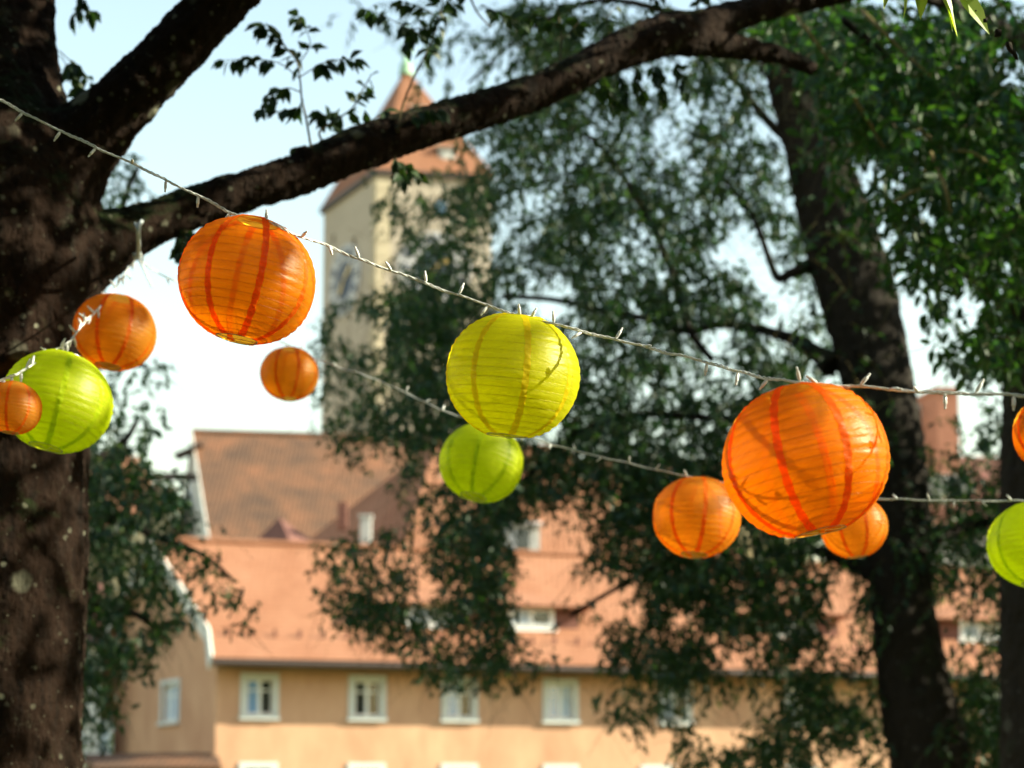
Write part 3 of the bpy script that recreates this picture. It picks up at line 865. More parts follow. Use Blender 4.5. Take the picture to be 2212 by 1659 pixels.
def twigs_mesh(T, r):
    mb = MB()
    for t in T: mb.tube(list(t), [r, r * 0.8] + [r * 0.5] * (len(t) - 2), 3, False)
    return mb
def crown(parent, data, mat, kind='far', n_single=300, twig_mat=None, twig_r=0.004, name='crown', singles=True):
    P, D, U, S, T = data
    P0 = np.array(parent.location)
    if singles:
        app = S / np.linalg.norm(P - CAM, axis=1)
        xx, yy = px_of(P)
        app = np.where((xx > 0) & (xx < 2212) & (yy > 0) & (yy < 1659), app, 0)
        order = np.argsort(-app); one = order[:n_single]; rest = order[n_single:]
        single_leaves(P[one], D[one], U[one], S[one], kind, mat, parent)
    else: rest = np.arange(len(P))
    if len(rest):
        me = leaves_mesh(name, P[rest] - P0, D[rest], U[rest], S[rest], kind); me.materials.append(mat)
        o = link_mesh(name, me, None, parent); o['kind'] = 'stuff'
    if T and twig_mat:
        o = twigs_mesh(T, twig_r).build('twigs', twig_mat, parent); o['kind'] = 'stuff'
def limb_mesh(paths, voxel, disp=0.02, dscale=0.12, smooth_it=8):
    """tapered limbs fused into one skin; paths are lists of (world point, radius)"""
    mb = MB()
    for pth in paths:
        sm = catmull([np.append(p, r) for p, r in pth], 5)
        mb.tube([q[:3] for q in sm], [max(0.003, q[3]) for q in sm], 14)
    me = mb.mesh('limbs')
    o = bpy.data.objects.new('limbs', me); col.objects.link(o)
    md = o.modifiers.new('r', 'REMESH'); md.mode = 'VOXEL'; md.voxel_size = voxel; md.use_smooth_shade = True
    ms = o.modifiers.new('s', 'SMOOTH'); ms.iterations = smooth_it; ms.factor = 0.6
    for sc, am in ((dscale, disp), (dscale * 0.25, disp * 0.4)):
        tx = bpy.data.textures.new('bark_relief', 'CLOUDS'); tx.noise_scale = sc; tx.noise_depth = 3
        dp = o.modifiers.new('d', 'DISPLACE'); dp.texture = tx; dp.strength = am * 2; dp.mid_level = 0.5; dp.texture_coords = 'GLOBAL'
    dg = bpy.context.evaluated_depsgraph_get(); dg.update()
    out = bpy.data.meshes.new_from_object(o.evaluated_get(dg))
    bpy.data.objects.remove(o)
    return out
def limbs_obj(name, paths, mat, parent, voxel, **kw):
    me = limb_mesh(paths, voxel, **kw)
    off = np.array(parent.location)
    me.transform(Matrix.Translation(-Vector(off)))
    me.materials.clear(); me.materials.append(mat)
    return link_mesh(name, me, None, parent, True)
def path(pts, Y, dY=0.0):
    """(x, y, r) in picture units -> world points and radii; Y may drift along the way"""
    out = []
    for i, (x, y, r) in enumerate(pts):
        YY = Y + dY * i / max(1, len(pts) - 1)
        out.append((at(x, y, YY), r * m_per_px(YY)))
    return out

# ------------------------------------------------------------------ the big left tree
YL = 8.0
base = at(-60, 1800, YL); base[2] = 0
lt_ = thing('mossy_tree', 'big mossy forked tree with lichen spots, trunk at the left and one long bough across', 'tree', base)
def ground_path(pts, Y):
    p = path(pts, Y); q = p[-1][0].copy(); q[2] = -0.2; r = p[-1][1]
    return p + [(q, r * 1.35)]
trunk_paths = [
    ground_path([(-20, 300, 190), (-5, 450, 215), (5, 600, 215), (-5, 800, 203), (-15, 1000, 200), (-25, 1250, 205), (-40, 1500, 208), (-45, 1700, 214)], YL),
    path([(0, 380, 190), (-20, 200, 120), (-45, 0, 95), (-70, -250, 80)], YL),
    path([(60, 420, 120), (70, 260, 82), (68, 120, 56), (66, 0, 52), (60, -260, 44)], YL, 0.1),
    path([(70, 450, 140), (150, 335, 100), (212, 275, 78), (275, 212, 66), (370, 115, 62), (478, 0, 60), (640, -170, 54)], YL, -0.3),
    path([(60, 580, 150), (170, 545, 100), (250, 515, 64), (320, 487, 50), (420, 447, 46), (550, 407, 44), (650, 375, 45), (750, 331, 47), (850, 296, 46), (950, 264, 43), (1050, 234, 41), (1150, 200, 39), (1250, 155, 38), (1350, 105, 42), (1450, 72, 46), (1500, 66, 42), (1600, 30, 31), (1750, -5, 27), (1950, -50, 24)], YL, 1.6),
    path([(1450, 78, 40), (1540, 92, 32), (1600, 104, 25), (1680, 118, 20), (1760, 150, 15)], YL + 1.25, 0.5),
    path([(660, 350, 30), (664, 322, 24)], YL + 0.5),
]
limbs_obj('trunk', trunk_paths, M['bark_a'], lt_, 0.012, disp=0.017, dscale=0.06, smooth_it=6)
# leaf sprays on the bough: stems in picture units with depth, leaves in pairs along the last part
YS = 8.45
stems = [
    [(672, 318), (660, 250), (652, 215), (648, 170), (640, 130), (610, 95), (585, 70), (560, 55)],
    [(648, 170), (610, 140), (575, 130), (530, 128), (485, 130)],
    [(652, 200), (620, 190), (590, 205), (565, 235)],
    [(650, 165), (690, 140), (720, 130), (765, 128)],
    [(655, 215), (640, 235), (600, 240)],
    [(645, 140), (670, 95), (655, 55), (645, 35)],
    [(700, 312), (690, 285), (720, 262), (760, 235), (780, 200), (800, 165)],
    [(760, 300), (775, 285), (800, 262), (830, 240)],
    [(720, 262), (705, 250), (690, 245)],
    [(665, 322), (650, 318), (640, 320)],
    [(858, 285), (870, 228), (895, 165), (930, 95), (948, 40), (960, -20)],
    [(930, 95), (900, 70), (860, 50), (820, 30), (790, 20)],
    [(938, 70), (900, 60), (880, 95)],
    [(948, 40), (910, 15), (870, 5)],
    [(948, 30), (975, 10), (1000, -10)],
    [(850, 330), (862, 360), (868, 385)],
    [(862, 350), (880, 362), (905, 372)],
    [(400, 470), (396, 510), (388, 545)],
    [(396, 500), (420, 505), (430, 520)],
    [(172, -20), (178, 10), (160, 38)], [(172, -10), (190, 15), (196, 30)],
    [(128, 110), (150, 130), (175, 155), (200, 185)], [(130, 120), (150, 150), (165, 180), (180, 200)],
    [(1250, 130), (1265, 170), (1290, 200)], [(1320, 145), (1345, 180), (1350, 215)], [(1400, 130), (1420, 165), (1430, 210)],
    [(1450, 125), (1470, 160), (1480, 200)], [(1380, 130), (1375, 175), (1390, 205)], [(1300, 150), (1310, 190), (1330, 225)],
    [(1210, 150), (1212, 80), (1205, 20), (1200, -30)], [(1208, 60), (1180, 40), (1150, 30)], [(1210, 90), (1240, 60), (1260, 30)],
    [(1390, 60), (1400, 20), (1420, -20)], [(1330, 95), (1310, 50), (1330, 10)], [(1500, 25), (1510, 0), (1530, -30)],
    [(1040, 10), (1080, 30), (1120, 45)], [(1010, -20), (1030, 25), (1060, 60)],
    [(860, 275), (900, 245), (930, 238), (952, 240)],
]
bare = {36}
P, D, U, S = [], [], [], []
for i, st in enumerate(stems):
    Ys = YS + (st[0][0] - 660) / 1000 * 1.1 + rnd.uniform(-0.15, 0.25)
    if st[0][0] < 450 and st[0][1] < 300: Ys = 8.9
    w = [at(x, y, Ys + rnd.uniform(-0.05, 0.05)) for x, y in st]
    sm = catmull(w, 5)
    mb = MB()
    thick = 0.007 if len(st) > 5 or i in (36, 29) else 0.0035
    mb.tube(sm, [thick * (1 - 0.6 * k / len(sm)) for k in range(len(sm))], 6)
    mb.build('stem', M['twig'], lt_, True)
    if i in bare: continue
    k0 = int(len(sm) * (0.5 if i in (0, 10, 29) else 0.25))
    for k in range(k0, len(sm)):
        if i >= 23 and i < 29 or rnd.random() < 0.9:
            t = unit(sm[k] - sm[k - 1])
            for sg in (-1, 1):
                if rnd.random() < 0.2: continue
                sd = unit(np.cross(t, [0, 1, 0]) * sg + rng.randn(3) * 0.45)
                P.append(sm[k] + sd * 0.004); D.append(unit(t * 0.5 + sd * 0.55 + np.array([0, 0, -0.75]) + rng.randn(3) * 0.25)); U.append(unit(np.array([0, -0.8, 0.5]) + rng.randn(3) * 0.55)); S.append(rnd.uniform(0.055, 0.10))
    P.append(sm[-1]); D.append(unit(sm[-1] - sm[-2] + np.array([0, 0, -0.01]))); U.append(np.array([0, -0.7, 0.6])); S.append(rnd.uniform(0.07, 0.10))
P, D, U, S = map(np.array, (P, D, U, S))
pick = rng.permutation(len(P)); half_n = min(len(P) // 2, 300)
single_leaves(P[pick[:half_n]], D[pick[:half_n]], U[pick[:half_n]], S[pick[:half_n]], 'toothed', M['leaf_a'], lt_)
rest = pick[half_n:]
V_, F_ = leaf_local('plain')
single_n = min(300 - half_n, len(rest))
single_leaves(P[rest[:single_n]], D[rest[:single_n]], U[rest[:single_n]], S[rest[:single_n]], 'plain', M['leaf_a'], lt_)
rest = rest[single_n:]

# ------------------------------------------------------------------ unseen leaves added around the view to shade it
def shade_canopy(nl, box, size, avoid):
    """random leaves in a box outside the view; avoid = list of (point, radius) whose line to the sun stays open"""
    (x0, x1), (y0, y1), (z0, z1) = box
    P = np.stack([x0 + (x1 - x0) * rng.rand(nl), y0 + (y1 - y0) * rng.rand(nl), z0 + (z1 - z0) * rng.rand(nl)], 1)
    # clumped: pull towards cluster centres
    cc = P[rng.randint(0, nl, max(4, nl // 60))]
    ids = rng.randint(0, len(cc), nl)
    P = P * 0.35 + cc[ids] * 0.65 + rng.randn(nl, 3) * 0.18
    xx, yy = px_of(P)
    dep = P[:, 1]
    vis = (dep > 0.1) & (xx > -90) & (xx < 2302) & (yy > -220) & (yy < 1720)
    keep = ~vis
    D = rng.randn(nl, 3); D[:, 2] -= 0.7; D /= np.linalg.norm(D, axis=1, keepdims=True)
    U = np.array([0, 0, 1.0]) + rng.randn(nl, 3) * 0.6
    S = size * (0.7 + 0.6 * rng.rand(nl))
    for q, r in avoid:
        for f in (0, 0.33, 0.66, 1.0):
            d = P + D * (S * f)[:, None] - q; al = d @ SUN; pr = d - al[:, None] * SUN
            keep &= ~((np.linalg.norm(pr, axis=1) < r + 0.035) & (al > 0))
    return P[keep], D[keep], U[keep], S[keep], None
L3 = at(1739, 996, 4.14); L2 = at(1108, 813, 5.1); L1 = at(534, 606, 5.05)
R_ = 0.2
open_ = [(L3 + np.array([0.12, -0.09, 0.09]), 0.09), (L3 + np.array([0.12, -0.06, 0.0]), 0.10), (L3 + np.array([0.12, 0.08, 0.03]), 0.07), (L2 + np.array([0.12, -0.05, -0.08]), 0.06), (L1 + np.array([0.14, 0.0, 0.0]), 0.08), (L2 + np.array([0.12, -0.07, 0.07]), 0.05), (at(1570, 1120, 8.0), 0.05), (at(2050, 20, 5.35), 0.10), (at(2120, 40, 5.35), 0.08), (at(1930, 5, 5.35), 0.05)] + [(at(x, y, Y), 0.03) for x, y, Y in ((920, 607, 5.08), (1000, 640, 5.07), (1300, 726, 4.95), (1600, 803, 4.45), (1870, 837, 4.07), (2000, 846, 4.02))]  # gaps cut through the added leaves so sun patches reach these points
for nl_, bx_ in ((28000, ((-9, 5), (-6, 13), (4.3, 9))), (9000, ((-10, 3.5), (-10, -4.5), (0.6, 9))), (7000, ((-10, -4), (-6, 7.5), (0.6, 8)))):
    crown(lt_, shade_canopy(nl_, bx_, 0.2, open_), M['leaf_a'], singles=False, name='crown')  # unseen leaves added overhead, at left and behind the camera for shade
rest_me = leaves_mesh('leaves', P[rest] - np.array(lt_.location), D[rest], U[rest], S[rest], 'plain') if len(rest) else None
if rest_me:
    rest_me.materials.append(M['leaf_a']); o = link_mesh('leaves', rest_me, None, lt_); o['kind'] = 'stuff'

# ------------------------------------------------------------------ leaning tree in the middle right
YM = 17.0
mt_base = at(2110, 1864, YM); mt_base[2] = 0
mt = thing('leaning_tree', 'tall leaning tree with dark trunk and small leaved crown hanging across the middle', 'tree', mt_base)
tp = ground_path([(1640, -260, 52), (1690, 50, 62), (1752, 300, 64), (1812, 500, 80), (1848, 620, 84), (1878, 740, 79), (1899, 850, 77), (1925, 1000, 75), (1945, 1250, 68), (1962, 1400, 71), (1990, 1560, 82), (2012, 1659, 86)], YM)
tb = [
    path([(1800, 790, 30), (1760, 760, 18), (1720, 735, 14), (1640, 712, 11), (1560, 700, 10), (1480, 715, 9), (1400, 690, 8), (1330, 676, 8), (1200, 648, 7), (1080, 640, 6)], YM, 1.5),
    path([(1540, 780, 8), (1490, 715, 9), (1470, 640, 9), (1440, 560, 8), (1400, 470, 8), (1340, 370, 7), (1290, 310, 6), (1230, 270, 5)], YM + 0.6, 0.5),
    path([(1770, 560, 18), (1710, 590, 12), (1680, 600, 10), (1660, 555, 8), (1625, 465, 7), (1560, 380, 6)], YM, 1.0),
    path([(1760, 330, 20), (1690, 290, 12), (1640, 240, 9), (1580, 160, 7), (1540, 110, 5)], YM, 1.0),
    path([(1920, 1240, 40), (1860, 1225, 20), (1800, 1200, 14), (1740, 1190, 10), (1650, 1200, 7)], YM, 0.6),
    path([(1930, 960, 24), (1860, 950, 12), (1700, 930, 9), (1500, 900, 8), (1350, 900, 8), (1230, 945, 8), (1160, 1010, 7), (1090, 1075, 7), (1000, 1110, 5)], YM, 1.6),
    path([(1990, 1170, 26), (2060, 1145, 16), (2150, 1125, 11), (2240, 1110, 8)], YM, 0.3),
    path([(1950, 1120, 22), (1800, 1080, 12), (1650, 1110, 9), (1500, 1180, 8), (1350, 1260, 6), (1230, 1330, 5)], YM, 1.2),
    path([(1760, 200, 24), (1640, 120, 12), (1480, 40, 9), (1300, 0, 7), (1150, 60, 5), (1010, 180, 4)], YM, 1.5),
]
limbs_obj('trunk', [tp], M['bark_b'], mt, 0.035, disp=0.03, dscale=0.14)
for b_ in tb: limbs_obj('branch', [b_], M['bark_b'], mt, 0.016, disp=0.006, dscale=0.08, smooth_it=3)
grid_txt = """
0 0 0 0 0 0 0 1 1 2 4 4 5 5 5 6 6 6 6 0 0 0
0 0 0 0 0 0 0 0 0 2 4 3 5 5 5 2 4 6 6 0 0 0
0 0 0 0 0 0 0 0 0 1 3 5 6 6 5 3 4 5 6 0 0 0
0 0 0 0 0 0 0 0 0 0 3 6 6 7 6 6 4 4 5 0 0 0
0 0 0 0 0 0 0 0 4 6 6 7 7 7 6 6 5 3 3 0 0 0
0 0 0 0 0 0 0 2 6 7 6 7 7 6 7 6 4 2 1 0 0 0
0 0 0 0 0 0 0 4 7 8 6 6 7 7 6 6 4 2 1 0 0 0
0 0 0 0 0 0 0 5 6 7 7 6 4 5 6 6 4 2 2 0 0 0
0 0 0 0 0 0 0 5 7 7 7 6 5 6 6 6 5 3 3 0 0 0
0 0 0 0 0 0 0 4 4 5 6 6 6 7 7 6 6 4 1 0 1 2
0 0 0 0 0 0 0 0 2 3 6 7 6 7 8 7 7 6 2 1 2 2
0 0 0 0 0 0 0 0 1 4 6 6 5 7 8 8 8 8 5 3 3 3
0 0 0 0 0 0 0 5 6 6 6 3 4 7 8 8 8 8 6 4 4 4
0 0 0 0 0 0 0 3 5 6 5 1 3 7 8 8 8 8 5 2 3 3
0 0 0 0 0 0 0 0 1 4 5 3 1 5 7 7 7 8 4 1 2 3
0 0 0 0 0 0 0 0 0 0 0 0 0 4 4 5 6 6 3 1 3 4
0 0 0 0 0 0 0 0 0 0 0 0 0 1 4 5 6 6 3 1 3 4
"""
gm = np.array([[float(t) for t in r.split()] for r in grid_txt.strip().split('\n')]) / 9.0
gm[2:9, 10:16] -= 0.17; gm[9, 10:16] -= 0.08; gm[11:17, 12:18] -= 0.17; gm[8:15, 6:12] -= 0.11; gm[7:10, 6:9] -= 0.06; gm = np.clip(gm, 0, 1)
dens = dict(map=gm ** 1.15, x0=0, y0=0, dx=2212 / 22, dy=1659 / 17)
data = twig_cloud(dens, (YM - 0.6, YM + 5), 8200, 0.088, per=13, tl=(0.35, 0.75), droop=0.55)
crown(mt, data, M['leaf_b'], 'far', 300, M['twig'], 0.004)
crown(mt, shade_canopy(27000, ((-5, 8), (12, 26), (9.5, 16)), 0.2, open_), M['leaf_b'], singles=False, name='crown')  # unseen leaves added overhead to darken the hanging crown
# sun-touched ivy shoots on the trunk
blobm = np.zeros((17, 22)); 
for yy, xx, v in ((4, 17, .5), (4, 18, .2), (5, 17, .5), (5, 18, .4), (6, 17, .3), (6, 18, .5), (7, 18, .6), (8, 18, .4), (9, 18, .3)): blobm[yy, xx] = v
data = twig_cloud(dict(map=blobm, x0=0, y0=0, dx=2212 / 22, dy=1659 / 17), (YM - 1.6, YM - 0.7), 70, 0.075, per=11, tl=(0.4, 0.8), droop=0.4)
crown(mt, data, M['leaf_c'], 'far', 0, M['twig_y'], 0.006, name='ivy', singles=False)

# ------------------------------------------------------------------ tree at the right edge, with large dark leaves above
YR = 13.5
rb = at(2275, 1900, YR); rb[2] = 0
rt = thing('broadleaf_tree', 'dark tree at the right edge with large glossy leaves filling the upper right', 'tree', rb)
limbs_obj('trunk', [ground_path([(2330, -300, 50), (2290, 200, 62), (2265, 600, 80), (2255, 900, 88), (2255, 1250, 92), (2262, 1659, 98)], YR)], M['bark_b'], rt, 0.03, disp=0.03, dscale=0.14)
for b_ in (path([(2280, 330, 40), (2200, 235, 26), (2120, 240, 22), (2060, 225, 19), (1990, 170, 16), (1900, 110, 12), (1820, 40, 9)], YR, -2.0),
           path([(2300, 180, 36), (2200, 90, 22), (2080, 20, 18), (1900, -40, 14)], YR, -2.5),
           path([(2270, 720, 30), (2150, 640, 12), (2060, 570, 9), (1980, 480, 7), (1900, 420, 6)], YR, -1.0)):
    limbs_obj('branch', [b_], M['bark_b'], rt, 0.014, disp=0.006, dscale=0.08, smooth_it=3)
yel = [[(1860, 20), (1900, 60), (1950, 110), (2010, 165)], [(1985, 280), (2040, 320), (2100, 330), (2140, 355)], [(2010, 330), (2040, 400), (2055, 460)], [(1840, 200), (1880, 270), (1910, 320)],
       [(1700, 10), (1740, 60), (1790, 130)], [(1930, 440), (1960, 420), (2010, 400)]]
for st in yel:
    w = catmull([at(x, y, YR - 2.6 + rnd.uniform(-0.2, 0.2)) for x, y in st], 5)
    mb = MB(); mb.tube(w, [0.014 * (1 - 0.5 * k / len(w)) for k in range(len(w))], 7); mb.build('stem', M['twig_y'], rt, True)
grid2 = """
0 0 0 0 0 0 0 0 0 0 0 0 0 0 0 1 3 6 8 8 7 7
0 0 0 0 0 0 0 0 0 0 0 0 0 0 0 0 1 5 9 9 8 6
0 0 0 0 0 0 0 0 0 0 0 0 0 0 0 0 0 4 8 8 8 6
0 0 0 0 0 0 0 0 0 0 0 0 0 0 0 0 0 2 5 6 7 8
0 0 0 0 0 0 0 0 0 0 0 0 0 0 0 0 0 0 2 6 7 8
0 0 0 0 0 0 0 0 0 0 0 0 0 0 0 0 0 0 0 5 7 8
0 0 0 0 0 0 0 0 0 0 0 0 0 0 0 0 0 0 0 1 4 7
0 0 0 0 0 0 0 0 0 0 0 0 0 0 0 0 0 0 0 0 2 7
0 0 0 0 0 0 0 0 0 0 0 0 0 0 0 0 0 0 0 0 0 4
0 0 0 0 0 0 0 0 0 0 0 0 0 0 0 0 0 0 0 0 1 3
0 0 0 0 0 0 0 0 0 0 0 0 0 0 0 0 0 0 0 0 2 2
0 0 0 0 0 0 0 0 0 0 0 0 0 0 0 0 0 0 0 0 3 3
0 0 0 0 0 0 0 0 0 0 0 0 0 0 0 0 0 0 0 0 5 5
0 0 0 0 0 0 0 0 0 0 0 0 0 0 0 0 0 0 0 0 4 5
0 0 0 0 0 0 0 0 0 0 0 0 0 0 0 0 0 0 0 0 1 2
0 0 0 0 0 0 0 0 0 0 0 0 0 0 0 0 0 0 0 0 1 2
0 0 0 0 0 0 0 0 0 0 0 0 0 0 0 0 0 0 0 0 1 2
"""
gm2 = np.array([[float(t) for t in r.split()] for r in grid2.strip().split('\n')]) / 9.0
gm2a = gm2.copy(); gm2a[8:] = 0; gm2b = gm2.copy(); gm2b[:7] = 0
data = twig_cloud(dict(map=gm2a ** 1.2, x0=0, y0=0, dx=2212 / 22, dy=1659 / 17), (YR - 2.8, YR + 1.5), 1050, 0.11, per=10, tl=(0.35, 0.7), droop=0.5, clump=1.3)
crown(rt, data, M['leaf_c'], 'far', 300, M['twig'], 0.004)
data = twig_cloud(dict(map=gm2b ** 1.2, x0=0, y0=0, dx=2212 / 22, dy=1659 / 17), (YR + 0.5, YR + 5), 260, 0.085, per=12, tl=(0.35, 0.7), droop=0.5)
crown(rt, data, M['leaf_b'], 'far', 0, M['twig'], 0.004, singles=False)
crown(rt, shade_canopy(12000, ((5.2, 13), (11, 22), (0.4, 8)), 0.2, open_), M['leaf_b'], singles=False, name='crown')  # unseen leaves added to keep sun off the leaning trunk
cr = shade_canopy(21000, ((2.5, 11), (6, 24), (1.5, 13)), 0.2, open_)
crown(rt, cr, M['leaf_c'], singles=False, name='crown')  # more unseen leaves, added as shade from the right

# ------------------------------------------------------------------ tree whose lime leaves hang in at the top right; unseen crown added right of the frame for shade
lb = np.array([6.8, 2.6, 0.0])
lmt = thing('lime_leaved_tree', 'tree whose bright lime leaves hang into the top right corner, its unseen crown added for shade', 'tree', lb)
limbs_obj('trunk', [[(lb + np.array([0, 0, -0.2]), 0.3), (lb + np.array([0.05, 0, 1.5]), 0.24), (lb + np.array([-0.05, 0.1, 3.0]), 0.2), (lb + np.array([0.1, 0.1, 6.0]), 0.12)],
                    [(lb + np.array([0, 0.1, 3.0]), 0.14), (lb + np.array([-2.0, 0.9, 3.7]), 0.08), (lb + np.array([-4.4, 2.4, 3.25]), 0.03), (at(2030, -60, 5.3), 0.012)]], M['bark_b'], lmt, 0.03, disp=0.02)
cr = shade_canopy(24000, ((2.6, 10), (-10, 7.5), (1.2, 8.6)), 0.2, open_)
crown(lmt, cr, M['leaf_c'], singles=False, name='crown')  # leaves out of view, added to block sun on the lanterns
P, D, U, S = [], [], [], []
YQ = 5.35
for x, y, dx, dy, ln in ((1908, -32, 8, 45, 0.09), (1950, -28, 8, 48, 0.10), (1900, -40, -20, 30, 0.08), (2000, -62, 92, 130, 0.235), (2055, -30, 98, 96, 0.20), (2015, -60, 62, 118, 0.20), (1985, -50, 10, 95, 0.14), (1965, -60, 30, 70, 0.12), (2120, -70, 60, 60, 0.13)):
    a_, b_ = at(x, y, YQ), at(x + dx, y + dy, YQ + rnd.uniform(-0.04, 0.04))
    P.append(a_); D.append(unit(b_ - a_)); U.append(unit(np.array([0.5, -0.8, 0.4]) + rng.randn(3) * 0.3)); S.append(ln)
single_leaves(np.array(P), np.array(D), np.array(U), np.array(S), 'lance', M['leaf_d'], lmt)
for p_ in P:
    w = [at(2030, -70, 5.3), (np.array(p_) + at(2030, -70, 5.3)) / 2 + np.array([0, 0, 0.01]), np.array(p_)]
    mb = MB(); mb.tube(w, [0.003, 0.002, 0.0015], 5); mb.build('stem', M['twig_y'], lmt, True)

# ------------------------------------------------------------------ small tree between the left trunk and the houses
YB = 16.5
bb = at(130, 1864, YB); bb[2] = 0
bt = thing('bushy_tree', 'bushy green tree half hidden behind the mossy trunk, before the apricot gable', 'tree', bb)
limbs_obj('trunk', [ground_path([(190, 300, 14), (150, 700, 26), (120, 1000, 36), (110, 1300, 44), (110, 1659, 50)], YB)], M['bark_b'], bt, 0.03, disp=0.015)
for b_ in (path([(120, 1040, 20), (200, 1000, 12), (270, 950, 8), (300, 900, 5)], YB, 0.6), path([(115, 1200, 22), (230, 1120, 13), (340, 1160, 9), (440, 1200, 6), (510, 1260, 4)], YB, 0.4),
           path([(112, 1330, 20), (200, 1300, 12), (300, 1330, 8), (360, 1380, 5)], YB, 0.5), path([(150, 700, 18), (220, 620, 10), (270, 430, 7), (300, 360, 5)], YB, 0.5), path([(140, 800, 14), (240, 790, 8), (320, 790, 5)], YB, 0.4)):
    limbs_obj('branch', [b_], M['bark_b'], bt, 0.014, disp=0.004, dscale=0.08, smooth_it=3)
cell = 40.0
bm_ = np.zeros((42, 16))
for x, y, rx, ry, v in ((265, 915, 60, 40, .45), (235, 960, 45, 30, .5), (250, 1060, 95, 70, .95), (330, 1090, 50, 60, .75), (225, 1170, 75, 90, 1.0), (310, 1180, 95, 70, .9), (400, 1200, 70, 45, .7), (440, 1160, 50, 25, .45), (460, 1250, 50, 22, .45), (520, 1320, 25, 40, .4), (480, 1290, 60, 18, .35),
                        (230, 1290, 75, 80, .9), (330, 1290, 75, 70, .8), (400, 1290, 35, 50, .45), (205, 1400, 50, 60, .7), (280, 1400, 50, 50, .55), (250, 1460, 40, 50, .45), (180, 1460, 25, 60, .4), (340, 1380, 25, 30, .4), (265, 1500, 25, 35, .3),
                        (285, 365, 45, 22, .32), (250, 330, 30, 20, .28), (235, 425, 35, 45, .42), (290, 430, 30, 30, .25), (250, 480, 45, 25, .35), (310, 470, 25, 20, .2), (290, 800, 50, 25, .2), (325, 800, 25, 25, .3), (215, 860, 30, 40, .3),
                        (60, 1100, 160, 500, .5)):
    for j in range(42):
        for i in range(16):
            d2 = (((i + .5) * cell - x) / rx) ** 2 + (((j + .5) * cell - y) / ry) ** 2
            bm_[j, i] = max(bm_[j, i], v * math.exp(-0.5 * d2 ** 1.5))
bm_[bm_ < 0.1] = 0
data = twig_cloud(dict(map=bm_ ** 1.1, x0=0, y0=0, dx=cell, dy=cell), (YB - 1.2, YB + 1.6), 950, 0.092, per=12, tl=(0.3, 0.6), droop=0.7)
crown(bt, data, M['leaf_b'], 'far', 300, M['twig'], 0.004)

